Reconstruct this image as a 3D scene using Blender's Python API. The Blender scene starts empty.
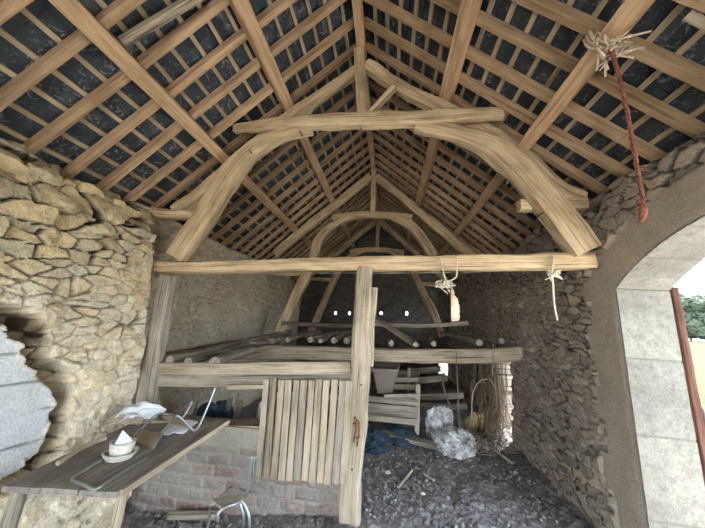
import bpy, bmesh, math, random
import numpy as np
from mathutils import Vector, Matrix, noise as mnoise

# ------------------------------------------------------------------ camera
SC = bpy.context.scene
COL = SC.collection
F, CAMH = 265.0, 2.0
def _cam_axes(vp=(388., 321.), roll=2.0):
    Y = Vector(((vp[0]-352.5)/F, -(vp[1]-264)/F, 1.)).normalized()
    z = Vector((math.sin(math.radians(roll)), math.cos(math.radians(roll)), 0))
    z = (z - Y*z.dot(Y)).normalized()
    x = -Y.cross(z)
    if x.x < 0: x = -x
    return x, Y, z            # world X, Y, Z written in (right, up, forward) of the camera
AX, AY, AZ = _cam_axes()
cam_data = bpy.data.cameras.new('camera')
cam_data.sensor_width = 36.0
cam_data.sensor_fit = 'HORIZONTAL'
cam_data.lens = F/705*36
cam_data.clip_start = 0.02
cam_data.clip_end = 500
cam = bpy.data.objects.new('camera', cam_data)
COL.objects.link(cam)
R_ = Vector((AX.x, AY.x, AZ.x)); U_ = Vector((AX.y, AY.y, AZ.y)); W_ = Vector((AX.z, AY.z, AZ.z))
m = Matrix(((R_.x, U_.x, -W_.x, 0), (R_.y, U_.y, -W_.y, 0), (R_.z, U_.z, -W_.z, CAMH), (0, 0, 0, 1)))
cam.matrix_world = m
SC.camera = cam
CPOS = Vector((0, 0, CAMH))
def ray(u, v):
    a, b = (u-352.5)/F, -(v-264)/F
    return R_*a + U_*b + W_
def atY(u, v, y):
    d = ray(u, v); return CPOS + d*(y/d.y)
def atZ(u, v, z):
    d = ray(u, v); return CPOS + d*((z-CAMH)/d.z)
def atX(u, v, x):
    d = ray(u, v); return CPOS + d*(x/d.x)

# ------------------------------------------------------------------ world, sun, exposure
world = bpy.data.worlds.new('world'); SC.world = world
world.use_nodes = True
wn = world.node_tree.nodes; wl = world.node_tree.links
wn.clear()
wo = wn.new('ShaderNodeOutputWorld'); wb = wn.new('ShaderNodeBackground')
wb.inputs['Color'].default_value = (0.80, 0.90, 1.0, 1)
wb.inputs['Strength'].default_value = 3.2
wl.new(wb.outputs[0], wo.inputs[0])
sd = bpy.data.lights.new('sun', 'SUN'); sd.energy = 9.0; sd.angle = math.radians(0.6); sd.color = (1.0, 0.96, 0.89)
sun = bpy.data.objects.new('sun', sd); COL.objects.link(sun)
sun.rotation_euler = Vector((-0.45, -0.36, -0.82)).to_track_quat('-Z', 'Y').to_euler()
SC.view_settings.view_transform = 'Standard'
SC.view_settings.look = 'None'
SC.view_settings.gamma = 1.0
SC.view_settings.use_curve_mapping = False
SC.view_settings.exposure = 2.0
try:
    SC.cycles.max_bounces = 10; SC.cycles.diffuse_bounces = 7
    SC.cycles.sample_clamp_indirect = 8
except Exception: pass

# ------------------------------------------------------------------ helpers
rng = random.Random(7)
nrng = np.random.default_rng(11)
WORG = {}
def tag(o, label=None, cat=None, group=None, kind=None):
    if label: o['label'] = label
    if cat: o['category'] = cat
    if group: o['group'] = group
    if kind: o['kind'] = kind
    return o
def place(o, verts_world, parent, origin=None):
    if origin is None:
        xs = [v[0] for v in verts_world]; ys = [v[1] for v in verts_world]; zs = [v[2] for v in verts_world]
        origin = Vector(((min(xs)+max(xs))/2, (min(ys)+max(ys))/2, min(zs)))
    WORG[o] = origin
    if parent is not None:
        o.parent = parent; o.location = origin - WORG[parent]
    else:
        o.location = origin
    return origin
def obj(name, bm, mat, parent=None, label=None, cat=None, group=None, kind=None, smooth=True, autosmooth=None):
    pts = [v.co.copy() for v in bm.verts]
    me = bpy.data.meshes.new(name)
    o = bpy.data.objects.new(name, me)
    org = place(o, pts, parent)
    for v in bm.verts: v.co = v.co - org
    bm.to_mesh(me); bm.free()
    if smooth:
        for p in me.polygons: p.use_smooth = True
        if autosmooth is not None:
            try: me.set_sharp_from_angle(angle=math.radians(autosmooth))
            except Exception: pass
    me.materials.append(mat)
    COL.objects.link(o)
    return tag(o, label, cat, group, kind)
def thing(name, loc, label, cat, group=None):
    o = bpy.data.objects.new(name, None); COL.objects.link(o)
    o.empty_display_size = 0.1
    o.location = loc; WORG[o] = Vector(loc)
    return tag(o, label, cat, group)
def new_bm():
    bm = bmesh.new(); bm.verts.layers.float_vector.new('grain'); return bm

def catmull(pts, seg):
    P = [Vector(p) for p in pts]
    out = []
    if len(P) == 2:
        n = max(1, int(round((P[1]-P[0]).length/seg)))
        return [P[0].lerp(P[1], i/n) for i in range(n+1)]
    for i in range(len(P)-1):
        p0 = P[i-1] if i > 0 else P[0]*2-P[1]
        p1, p2 = P[i], P[i+1]
        p3 = P[i+2] if i+2 < len(P) else P[-1]*2-P[-2]
        n = max(1, int(round((p2-p1).length/seg)))
        for k in range(n):
            t = k/n
            out.append(0.5*((2*p1)+(-p0+p2)*t+(2*p0-5*p1+4*p2-p3)*t*t+(-p0+3*p1-3*p2+p3)*t**3))
    out.append(P[-1].copy())
    return out
def sec_rect(w, h, ch):
    a, b = w/2, h/2; c = ch*min(a, b)
    pts = [(-a+c, -b), (0, -b), (a-c, -b), (a, -b+c), (a, 0), (a, b-c), (a-c, b), (0, b), (-a+c, b), (-a, b-c), (-a, 0), (-a, -b+c)]
    return pts
def sec_round(r, n=10):
    return [(r*math.cos(2*math.pi*i/n), r*math.sin(2*math.pi*i/n)) for i in range(n)]
def sweep(bm, pts, w, h=None, up=(0, 0, 1), seg=0.12, jit=0.004, ch=0.18, taper=(1, 1), round_=False, n=10, wob=0.0, freq=3.0, smoothpath=True, bulge=None):
    """a hewn beam, pole or tube along pts, with wood-grain coordinates"""
    lay = bm.verts.layers.float_vector['grain']
    path = catmull(pts, seg) if smoothpath else [Vector(p) for p in pts]
    off = Vector((rng.uniform(0, 50), rng.uniform(0, 50), rng.uniform(0, 50)))
    base = sec_round(w/2, n) if round_ else sec_rect(w, h, ch)
    up = Vector(up); rings = []; s = 0; N = len(path)
    for i, p in enumerate(path):
        if i > 0: s += (p-path[i-1]).length
        T = (path[min(i+1, N-1)]-path[max(i-1, 0)]).normalized()
        side = T.cross(up)
        if side.length < 1e-3: side = T.cross(Vector((0, 1, 0)))
        side.normalize(); u2 = side.cross(T)
        f = i/max(1, N-1); k = taper[0]+(taper[1]-taper[0])*f
        if bulge: k *= bulge(f)
        c = p.copy()
        if wob:
            q = off+Vector((s*0.8, 0, 0))
            c += side*(wob*mnoise.noise(q))+u2*(wob*mnoise.noise(q+Vector((0, 9, 0))))
        ring = []
        for (a, b) in base:
            q = off+Vector((s*freq, a*14, b*14))
            j = jit*(mnoise.noise(q)+0.5*mnoise.noise(q*2.7))
            L = math.hypot(a, b) or 1
            a2, b2 = a*k+a/L*j, b*k+b/L*j
            v = bm.verts.new(c+side*a2+u2*b2)
            v[lay] = Vector((s, a, b))+off
            ring.append(v)
        rings.append(ring)
    K = len(base)
    for i in range(N-1):
        for j in range(K):
            bm.faces.new((rings[i][j], rings[i][(j+1) % K], rings[i+1][(j+1) % K], rings[i+1][j]))
    for ring, rev in ((rings[0], True), (rings[-1], False)):
        bm.faces.new(list(reversed(ring)) if rev else ring)
def beam(name, pts, w, h, mat, parent=None, label=None, cat=None, group=None, **kw):
    bm = new_bm(); sweep(bm, pts, w, h, **kw)
    bmesh.ops.recalc_face_normals(bm, faces=bm.faces)
    return obj(name, bm, mat, parent, label, cat, group, autosmooth=35)
def pole(name, pts, r, mat, parent=None, label=None, cat=None, group=None, **kw):
    kw.setdefault('n', 9)
    bm = new_bm(); sweep(bm, pts, r*2, round_=True, **kw)
    bmesh.ops.recalc_face_normals(bm, faces=bm.faces)
    return obj(name, bm, mat, parent, label, cat, group, autosmooth=50)

# ------------------------------------------------------------------ node materials
def mat_new(name):
    mt = bpy.data.materials.new(name); mt.use_nodes = True
    nt = mt.node_tree; b = nt.nodes['Principled BSDF']
    b.inputs['Specular IOR Level'].default_value = 0.2
    return mt, nt, b
def N(nt, t, **kw):
    n = nt.nodes.new(t)
    for k, v in kw.items(): setattr(n, k, v)
    return n
def ramp(nt, fac, stops):
    r = N(nt, 'ShaderNodeValToRGB'); e = r.color_ramp.elements
    while len(e) < len(stops): e.new(0.5)
    for i, (p, c) in enumerate(stops):
        e[i].position = p; e[i].color = (*c, 1)
    nt.links.new(fac, r.inputs[0]); return r.outputs[0]
def mixc(nt, fac, a, b, mode='MIX'):
    x = N(nt, 'ShaderNodeMix', data_type='RGBA', blend_type=mode)
    for sock, val in ((0, fac), (6, a), (7, b)):
        if hasattr(val, 'type') and hasattr(val, 'is_output'): nt.links.new(val, x.inputs[sock])
        else: x.inputs[sock].default_value = val if sock == 0 else (*val, 1)
    return x.outputs[2]
def noise_n(nt, vec, scale, detail=4, rough=0.6, dist=0.0):
    n = N(nt, 'ShaderNodeTexNoise'); n.inputs['Scale'].default_value = scale
    n.inputs['Detail'].default_value = detail; n.inputs['Roughness'].default_value = rough
    n.inputs['Distortion'].default_value = dist
    if vec is not None: nt.links.new(vec, n.inputs['Vector'])
    return n.outputs['Fac']
def attr(nt, name):
    a = N(nt, 'ShaderNodeAttribute'); a.attribute_name = name; return a
def bump(nt, b, h, strength, dist=0.01):
    bp = N(nt, 'ShaderNodeBump'); bp.inputs['Strength'].default_value = strength; bp.inputs['Distance'].default_value = dist
    nt.links.new(h, bp.inputs['Height']); nt.links.new(bp.outputs[0], b.inputs['Normal'])
def wood(name, dark, mid, light, crack=0.5, rough=0.85, var=0.25):
    mt, nt, b = mat_new(name)
    g = attr(nt, 'grain').outputs['Vector']
    mp = N(nt, 'ShaderNodeMapping'); mp.inputs['Scale'].default_value = (1.3, 34, 34); nt.links.new(g, mp.inputs[0])
    n1 = noise_n(nt, mp.outputs[0], 1.0, 6, 0.75, 0.15)
    mp2 = N(nt, 'ShaderNodeMapping'); mp2.inputs['Scale'].default_value = (1.2, 4, 4); nt.links.new(g, mp2.inputs[0])
    n2 = noise_n(nt, mp2.outputs[0], 1.6, 4, 0.6)
    c = ramp(nt, n1, [(0.38, dark), (0.49, mid), (0.62, light)])
    c2 = ramp(nt, n2, [(0.36, tuple(x*0.5 for x in mid)), (0.5, mid), (0.66, light)])
    col = mixc(nt, 0.5, c, c2)
    mp3 = N(nt, 'ShaderNodeMapping'); mp3.inputs['Scale'].default_value = (0.8, 26, 26); nt.links.new(g, mp3.inputs[0])
    n3 = noise_n(nt, mp3.outputs[0], 1.0, 3, 0.6, 0.2)
    ck = ramp(nt, n3, [(0.36, (1, 1, 1)), (0.42, (0, 0, 0))])
    ml = N(nt, 'ShaderNodeMath', operation='MULTIPLY'); nt.links.new(ck, ml.inputs[0]); ml.inputs[1].default_value = crack
    col = mixc(nt, ml.outputs[0], col, tuple(x*0.3 for x in dark))
    oi = N(nt, 'ShaderNodeObjectInfo')
    mr = N(nt, 'ShaderNodeMapRange'); mr.inputs[3].default_value = 1-var; mr.inputs[4].default_value = 1+var*0.6
    nt.links.new(oi.outputs['Random'], mr.inputs[0])
    hs = N(nt, 'ShaderNodeHueSaturation'); nt.links.new(mr.outputs[0], hs.inputs['Value']); nt.links.new(col, hs.inputs['Color'])
    nt.links.new(hs.outputs[0], b.inputs['Base Color'])
    b.inputs['Roughness'].default_value = rough
    bump(nt, b, n1, 0.5, 0.01)
    return mt
def plain(name, col, rough=0.6, metal=0.0, spread=0.15, scale=20, bmp=0.15, spec=0.3):
    mt, nt, b = mat_new(name)
    tc = N(nt, 'ShaderNodeTexCoord')
    n1 = noise_n(nt, tc.outputs['Object'], scale, 4, 0.65)
    c = ramp(nt, n1, [(0.3, tuple(max(0, x*(1-spread)) for x in col)), (0.7, tuple(min(1, x*(1+spread)) for x in col))])
    nt.links.new(c, b.inputs['Base Color'])
    b.inputs['Roughness'].default_value = rough; b.inputs['Metallic'].default_value = metal
    b.inputs['Specular IOR Level'].default_value = spec
    if bmp: bump(nt, b, n1, bmp, 0.01)
    return mt
def stone(name, palette, mortar, dirt=None, plaster=None, bstr=0.5, gap=None):
    mt, nt, b = mat_new(name)
    t = attr(nt, 'tint').outputs['Fac']; mo = attr(nt, 'mortar').outputs['Fac']; zo = attr(nt, 'zone').outputs['Fac']
    tc = N(nt, 'ShaderNodeTexCoord'); ob = tc.outputs['Object']
    c = ramp(nt, t, [(i/(len(palette)-1), p) for i, p in enumerate(palette)])
    n1 = noise_n(nt, ob, 14, 6, 0.7); n2 = noise_n(nt, ob, 1.6, 4, 0.6); n3 = noise_n(nt, ob, 60, 3, 0.7)
    v = ramp(nt, n1, [(0.34, (0.72, 0.71, 0.71)), (0.5, (1, 1, 1)), (0.66, (1.16, 1.14, 1.10))])
    c = mixc(nt, 1.0, c, v, 'MULTIPLY')
    c = mixc(nt, mo, c, mortar)
    if dirt:
        f = ramp(nt, n2, [(0.42, (0, 0, 0)), (0.68, (1, 1, 1))])
        c = mixc(nt, f, c, mixc(nt, 0.65, c, dirt))
    if plaster:
        pl = ramp(nt, n2, [(0.30, tuple(x*0.80 for x in plaster)), (0.55, plaster), (0.8, tuple(min(1, x*1.15) for x in plaster))])
        c = mixc(nt, zo, c, pl)
    v3 = ramp(nt, n3, [(0.36, (0.80, 0.80, 0.80)), (0.62, (1.08, 1.08, 1.08))])
    c = mixc(nt, 1.0, c, v3, 'MULTIPLY')
    if gap:
        ga = attr(nt, 'gap').outputs['Fac']; c = mixc(nt, ga, c, gap)
    nt.links.new(c, b.inputs['Base Color']); b.inputs['Roughness'].default_value = 0.95
    ad = N(nt, 'ShaderNodeMath', operation='ADD'); nt.links.new(n1, ad.inputs[0]); nt.links.new(n3, ad.inputs[1])
    bump(nt, b, ad.outputs[0], bstr, 0.012)
    return mt

M = {}
M['oak'] = wood('oak_timber', (0.27, 0.18, 0.105), (0.57, 0.42, 0.255), (0.76, 0.61, 0.41), 0.5, var=0.12)
M['softwood'] = wood('sawn_softwood', (0.31, 0.18, 0.095), (0.56, 0.37, 0.22), (0.68, 0.48, 0.31), 0.35, var=0.12)
M['rafter'] = wood('rafter_wood', (0.22, 0.135, 0.075), (0.45, 0.30, 0.18), (0.58, 0.42, 0.27), 0.4, var=0.22)
M['batten'] = wood('batten_wood', (0.26, 0.19, 0.12), (0.44, 0.34, 0.22), (0.56, 0.45, 0.31), 0.2, var=0.18)
M['grey_wood'] = wood('weathered_wood', (0.15, 0.13, 0.10), (0.36, 0.315, 0.255), (0.53, 0.475, 0.39), 0.6, var=0.2)
M['pale_wood'] = wood('pale_worn_wood', (0.19, 0.15, 0.10), (0.42, 0.35, 0.255), (0.58, 0.50, 0.385), 0.7, var=0.12)
M['dark_wood'] = wood('dark_old_wood', (0.08, 0.065, 0.05), (0.18, 0.15, 0.12), (0.30, 0.26, 0.21), 0.4, var=0.3)
M['table_wood'] = wood('table_wood', (0.14, 0.125, 0.11), (0.24, 0.22, 0.195), (0.32, 0.295, 0.265), 0.3, var=0.1)
M['red_paint'] = wood('red_brown_paint', (0.05, 0.02, 0.014), (0.10, 0.042, 0.03), (0.16, 0.085, 0.062), 0.4)
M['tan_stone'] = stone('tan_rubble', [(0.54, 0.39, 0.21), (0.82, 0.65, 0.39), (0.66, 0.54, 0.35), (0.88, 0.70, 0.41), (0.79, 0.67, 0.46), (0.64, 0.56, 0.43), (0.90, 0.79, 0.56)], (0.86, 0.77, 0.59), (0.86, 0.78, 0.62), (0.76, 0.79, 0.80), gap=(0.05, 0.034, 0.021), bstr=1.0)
M['tan_small'] = stone('tan_coursed_rubble', [(0.60, 0.49, 0.34), (0.80, 0.68, 0.49), (0.70, 0.62, 0.48), (0.84, 0.73, 0.54), (0.64, 0.58, 0.49)], (0.72, 0.63, 0.48), (0.70, 0.64, 0.54), gap=(0.12, 0.088, 0.058))
M['grey_stone'] = stone('grey_brown_rubble', [(0.26, 0.225, 0.19), (0.42, 0.36, 0.29), (0.33, 0.30, 0.27), (0.52, 0.44, 0.345), (0.38, 0.335, 0.29), (0.60, 0.49, 0.37)], (0.24, 0.21, 0.18), (0.30, 0.272, 0.245), (0.47, 0.41, 0.335), gap=(0.055, 0.047, 0.04))
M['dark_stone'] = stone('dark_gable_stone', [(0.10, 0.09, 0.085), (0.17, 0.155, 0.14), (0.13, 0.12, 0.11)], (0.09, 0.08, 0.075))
M['brick'] = stone('old_brick', [(0.24, 0.165, 0.15), (0.34, 0.22, 0.185), (0.23, 0.19, 0.18), (0.37, 0.27, 0.235), (0.32, 0.285, 0.265)], (0.34, 0.32, 0.295), (0.30, 0.28, 0.255), (0.46, 0.425, 0.36), bstr=1.0)
M['dressed'] = stone('dressed_limestone', [(0.20, 0.195, 0.176), (0.24, 0.232, 0.205), (0.22, 0.21, 0.185)], (0.13, 0.12, 0.105), (0.12, 0.11, 0.095), None, 0.25)
M['floor'] = stone('earth_floor', [(0.15, 0.145, 0.15), (0.25, 0.245, 0.255), (0.19, 0.18, 0.185), (0.31, 0.305, 0.315), (0.46, 0.45, 0.455)], (0.12, 0.112, 0.112), (0.33, 0.325, 0.34))
M['clod'] = plain('clod_earth', (0.24, 0.232, 0.23), 0.95, spread=0.6, scale=9, spec=0.1)
M['loose_stone'] = plain('loose_limestone', (0.74, 0.60, 0.37), 0.95, spread=0.3, scale=6, bmp=0.4, spec=0.1)
M['ground'] = plain('pale_track', (0.44, 0.415, 0.37), 0.95, spread=0.2, scale=0.8, spec=0.05)
M['field'] = plain('ripe_field', (0.038, 0.040, 0.019), 0.95, spread=0.22, scale=0.5, bmp=0.3, spec=0.05)
M['leaf'] = plain('tree_leaves', (0.036, 0.048, 0.030), 0.8, spread=0.5, scale=1.2, bmp=0.3, spec=0.2)
M['bush'] = plain('bush_leaves', (0.22, 0.30, 0.08), 0.7, spread=0.4, scale=6)
M['bark'] = plain('bark', (0.16, 0.12, 0.09), 0.9)
M['steel'] = plain('dull_steel_tube', (0.42, 0.44, 0.46), 0.35, 0.85, 0.15, 30, 0.05)
M['rust'] = plain('rusty_iron', (0.20, 0.10, 0.055), 0.85, 0.2, 0.4, 40, 0.4)
M['black_iron'] = plain('black_iron', (0.04, 0.04, 0.045), 0.6, 0.4)
M['ply'] = plain('seat_plywood', (0.36, 0.33, 0.28), 0.7, spread=0.3, scale=14)
M['ply_brown'] = plain('brown_seat_plywood', (0.28, 0.21, 0.15), 0.6, spread=0.2, scale=10)
M['plaster_white'] = plain('white_plastic', (0.46, 0.46, 0.46), 0.6, spread=0.85, scale=7)
M['bowl'] = plain('off_white_bowl', (0.62, 0.60, 0.55), 0.45, spread=0.18, scale=14, bmp=0.05)
M['paper'] = plain('white_paper', (0.74, 0.76, 0.80), 0.8, spread=0.06, scale=10, bmp=0.05)
M['card'] = plain('brown_card', (0.42, 0.35, 0.27), 0.85, spread=0.2, scale=8)
M['blue'] = plain('blue_tarpaulin', (0.035, 0.065, 0.10), 0.5, spread=0.5, scale=12)
M['yellow'] = plain('yellow_foam', (0.52, 0.42, 0.20), 0.9, spread=0.2, scale=20)
M['reveal'] = plain('pale_brick_reveal', (0.62, 0.44, 0.33), 0.9, spread=0.4, scale=7, bmp=0.3)
M['straw'] = plain('dry_straw', (0.20, 0.155, 0.105), 0.9, spread=0.4, scale=30, bmp=0)
M['twine'] = plain('pale_twine', (0.62, 0.56, 0.44), 0.9, spread=0.2, scale=60)
M['red_rope'] = plain('red_nylon_rope', (0.30, 0.115, 0.08), 0.85, spread=0.4, scale=50)
M['rag'] = plain('pale_rag', (0.62, 0.50, 0.38), 0.9, spread=0.35, scale=40)
M['bundle'] = plain('pale_bundle', (0.70, 0.58, 0.48), 0.85, spread=0.3, scale=30)
# slates: blue black with chalky smears
mt, nt, b = mat_new('roof_slate')
tc = N(nt, 'ShaderNodeTexCoord'); tv = attr(nt, 'tint').outputs['Fac']
n1 = noise_n(nt, tc.outputs['Object'], 9, 6, 0.75, 2.2); n2 = noise_n(nt, tc.outputs['Object'], 2.6, 3, 0.6)
c = ramp(nt, tv, [(0, (0.042, 0.052, 0.063)), (0.5, (0.056, 0.068, 0.080)), (1, (0.074, 0.088, 0.100))])
f1 = ramp(nt, n1, [(0.54, (0, 0, 0)), (0.74, (1, 1, 1))]); f2 = ramp(nt, n2, [(0.40, (0, 0, 0)), (0.55, (1, 1, 1))])
fm = mixc(nt, 1.0, f1, f2, 'MULTIPLY')
c = mixc(nt, fm, c, (0.60, 0.61, 0.58))
nt.links.new(c, b.inputs['Base Color']); b.inputs['Roughness'].default_value = 0.75
bump(nt, b, n1, 0.2, 0.01); M['slate'] = mt

# ------------------------------------------------------------------ numpy noise + stone height fields
def vnoise(x, y, seed=0):
    xi = np.floor(x).astype(np.int64); yi = np.floor(y).astype(np.int64); xf = x-xi; yf = y-yi
    def h(a, b2):
        n = (a*374761393+b2*668265263+seed*974711) & 0x7fffffff
        n = ((n ^ (n >> 13))*1274126177) & 0x7fffffff
        return ((n ^ (n >> 16)) & 0xffff)/65535.0
    u = xf*xf*(3-2*xf); v = yf*yf*(3-2*yf)
    return (h(xi, yi)*(1-u)+h(xi+1, yi)*u)*(1-v)+(h(xi, yi+1)*(1-u)+h(xi+1, yi+1)*u)*v
def fbm(x, y, seed=0, o=4):
    r = np.zeros_like(x); a = 0.5; f = 1.0
    for i in range(o):
        r += a*vnoise(x*f, y*f, seed+i*17); a *= 0.5; f *= 2.03
    return r/(1-0.5**o)
def sstep(a, b2, x):
    t = np.clip((x-a)/(b2-a), 0, 1); return t*t*(3-2*t)
def stones(S, T, rw, rh, seed, jit=0.42, drop=0.18, warp=0.03):
    """irregular stones over the grid: returns edge distance (0 at joints), per-stone random a, b"""
    s = S+warp*2*(fbm(S*5, T*5, seed+3)-0.5); t = T+warp*2*(fbm(S*5+40, T*5, seed+5)-0.5)
    t = t+rh*0.6*(fbm(S*0.8, T*0.8, seed+8)-0.5)
    r0 = np.floor(t/rh).astype(np.int64)
    def hh(i, j, k):
        n = (i*73856093+j*19349663+k*83492791+seed*2654435) & 0x7fffffff
        n = ((n ^ (n >> 13))*1274126177) & 0x7fffffff
        return ((n ^ (n >> 15)) & 0xffff)/65535.0
    d1 = np.full(S.shape, 1e9); d2 = d1.copy(); ra = np.zeros(S.shape); rb = np.zeros(S.shape)
    for dr in (-2, -1, 0, 1, 2):
        r = r0+dr; offr = hh(r, r*0+5, 1)*rw
        i0 = np.floor((s-offr)/rw).astype(np.int64)
        for di in (-2, -1, 0, 1, 2):
            i = i0+di
            ps = (i+0.5+(hh(i, r, 2)-0.5)*2*jit)*rw+offr; pt = (r+0.5+(hh(i, r, 3)-0.5)*2*jit*0.75)*rh
            d = np.hypot((s-ps)/rw, (t-pt)/rh)
            d = np.where(hh(i, r, 4) < drop, 1e6, d)
            cl = d < d1
            d2 = np.where(cl, d1, np.minimum(d2, d))
            ra = np.where(cl, hh(i, r, 6), ra); rb = np.where(cl, hh(i, r, 7), rb)
            d1 = np.where(cl, d, d1)
    return d2-d1, ra, rb
def grid_mesh(name, P, attrs, mat, mask=None, skirt=None, **tags):
    """P: (n,m,3) world points; mask: (n,m) verts kept; skirt: vector that gives the sheet depth"""
    n, mm = P.shape[:2]
    V = P.reshape(-1, 3); idx = np.arange(n*mm).reshape(n, mm)
    q = np.stack([idx[:-1, :-1], idx[1:, :-1], idx[1:, 1:], idx[:-1, 1:]], -1).reshape(-1, 4)
    if mask is not None:
        km = mask.reshape(-1); q = q[km[q].all(1)]
    faces = q.tolist(); verts = V.tolist()
    A = {k: a.reshape(-1).tolist() for k, a in attrs.items()}
    if skirt is not None:
        from collections import Counter
        ed = Counter()
        for f in faces:
            for k in range(4):
                a, b2 = f[k], f[(k+1) % 4]
                if (b2, a) in ed: del ed[(b2, a)]
                else: ed[(a, b2)] = 1
        mp = {}
        for (a, b2) in list(ed):
            for x in (a, b2):
                if x not in mp:
                    mp[x] = len(verts); verts.append([verts[x][k]+skirt[k] for k in range(3)])
                    for k in A: A[k].append(A[k][x])
            faces.append([b2, a, mp[a], mp[b2]])
        # flat back face is left to the outer skin objects of the wall
    arr = np.array(verts); org = Vector(((arr[:, 0].min()+arr[:, 0].max())/2, (arr[:, 1].min()+arr[:, 1].max())/2, arr[:, 2].min()))
    arr = arr-np.array(org)
    me = bpy.data.meshes.new(name); me.from_pydata(arr.tolist(), [], faces); me.update()
    for k, a in A.items():
        at = me.attributes.new(k, 'FLOAT', 'POINT'); at.data.foreach_set('value', np.array(a, dtype=np.float32))
    me.polygons.foreach_set('use_smooth', [True]*len(me.polygons))
    me.materials.append(mat)
    o = bpy.data.objects.new(name, me); COL.objects.link(o); o.location = org; WORG[o] = org
    return tag(o, **tags)

Y0, Y1 = -2.6, 10.8
RX = 2.28                      # inner face of the right wall
# ---------------------------------------------------------------- roof geometry
RIDX, RIDZ = -0.53, 6.07       # underside of the rafters at the ridge
SL, SR = 0.93, 0.82            # the two slopes
def roofz(x, off=0.0):
    return RIDZ+off-(SL*(RIDX-x) if x < RIDX else SR*(x-RIDX))
NL = Vector((-SL, 0, 1)).normalized(); NR = Vector((SR, 0, 1)).normalized()

# ---------------------------------------------------------------- floor
xs = np.arange(-3.5, 2.6, 0.022); ys = np.concatenate([np.arange(Y0, 1.8, 0.08), np.arange(1.8, 6.2, 0.022), np.arange(6.2, Y1+0.05, 0.05)])
S, T = np.meshgrid(xs, ys, indexing='ij')
def floor_h(x, y):
    z = np.where(x < -0.3, 0.115*(x+0.3), 0.0)
    return z
ed, ra, rb = stones(S, T, 0.055, 0.055, 21, 0.45, 0.25, 0.03)
near = sstep(6.0, 3.5, T)
Z = floor_h(S, T)+0.10*(fbm(S*1.1, T*1.1, 4)-0.5)+0.05*(fbm(S*5, T*5, 9)-0.5)+0.022*sstep(0.0, 0.45, ed)*(0.3+rb)
Z += 0.10*sstep(1.85, 2.3, S)*fbm(S*4, T*4, 31)
Z += 0.16*sstep(5.2, 6.4, T)*fbm(S*1.7, T*1.7, 33)
grid_mesh('floor', np.stack([S, T, Z], -1), dict(tint=np.clip(ra*0.6+0.4*fbm(S*6, T*6, 2)*1.2, 0, 1), mortar=1-sstep(0, 0.25, ed), zone=0*S), M['floor'],
          label='rough dark earth floor littered with rubble', kind='structure')

# ---------------------------------------------------------------- left wall, near part
ys = np.concatenate([np.arange(Y0, 0.6, 0.05), np.arange(0.6, 3.13, 0.0105)])
zs = np.arange(-0.35, 3.42, 0.0115)
S, T = np.meshgrid(ys, zs, indexing='ij')
prof = np.interp(T, [-0.4, 0.0, 0.9, 1.6, 2.3, 2.9, 3.45], [-2.62, -2.66, -2.90, -2.98, -3.02, -3.14, -3.40])
prof = prof - np.interp(S, [1.8, 3.1], [0, 0.10])*np.interp(T, [0, 1.2], [1, 0])
ed, ra, rb = stones(S, T, 0.185, 0.088, 3, 0.47, 0.25, 0.035)
ed2, ra2, rb2 = stones(S, T, 0.30, 0.165, 5, 0.48, 0.15, 0.08)
up = sstep(2.55, 2.85, T+0.3*(fbm(S*1.5, T*1.5, 71)-0.5)-0.12*(S-2.0))
big = up > 0.5
ed = np.where(big, ed2, ed); ra = np.where(big, ra2, ra); rb = np.where(big, rb2, rb)
# worn mortar smears over the stones in the middle of the wall
smear = np.clip(0.72*sstep(2.2, 1.6, T)+0.9*sstep(0.42, 0.62, fbm(S*2.1+3, T*2.1, 12))*sstep(2.5, 2.0, T), 0, 1)
rel = 0.026+0.032*up
tl1 = (fbm(S*2.7+ra*40, T*2.7+rb*40, 14)-0.5)
h = sstep(0.0, 0.11, ed)*rel*1.1+rel*1.9*(rb-0.5)+rel*4.0*tl1+0.05*(fbm(S*1.3, T*1.3, 6)-0.5)+0.022*(fbm(S*12, T*12, 8)-0.5)
open_j = sstep(0.40, 0.54, fbm(S*3.3+9, T*3.3, 18)+0.14*up)
q_ = fbm(S*2.6, T*3.8, 15)*9; fl_ = np.floor(q_); terr = (fl_+sstep(0.40, 0.60, q_-fl_))/9
h = h*(1-0.6*smear)+smear*(0.015+0.16*(terr-0.5)+0.03*(fbm(S*13, T*13, 16)-0.5))-0.05*open_j*(1-sstep(0.0, 0.14, ed))*(1-0.4*smear)
mort = (1-sstep(0.02, 0.14, ed))*(1-smear)+smear*(0.45+0.5*sstep(0.42, 0.58, fbm(S*5, T*5, 22)))
gapm = (1-sstep(0.05, 0.15, ed))*open_j*(1-0.55*smear)+0.8*smear*(1-sstep(0.0, 0.022, abs(fbm(S*2.2+5, T*3.4, 19)-0.5)))*sstep(0.5, 0.62, fbm(S*1.9, T*1.9, 20))
# smooth grey blockwork at the lower left, standing behind a ragged crack
poly_px = [(-60, 300), (8, 326), (26, 345), (38, 372), (47, 388), (52, 405), (44, 432), (36, 452), (20, 462), (0, 474), (-60, 500)]
poly = [atX(u, v, -2.9) for u, v in poly_px]; poly = [(p.y, p.z) for p in poly]
def poly_sd(S, T, poly):
    d = np.full(S.shape, 1e9); ins = np.zeros(S.shape, bool)
    for k in range(len(poly)):
        ax, ay = poly[k]; bx, by = poly[(k+1) % len(poly)]
        ex, ey = bx-ax, by-ay; t = np.clip(((S-ax)*ex+(T-ay)*ey)/(ex*ex+ey*ey), 0, 1)
        d = np.minimum(d, np.hypot(S-ax-t*ex, T-ay-t*ey))
        cr = ((ay > T) != (by > T)) & (S < (bx-ax)*(T-ay)/(by-ay+1e-12)+ax)
        ins ^= cr
    return np.where(ins, -d, d)
sdp = poly_sd(S, T, poly)+0.11*(fbm(S*4, T*4, 44)-0.5)+0.06*(fbm(S*16, T*16, 45)-0.5)
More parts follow.
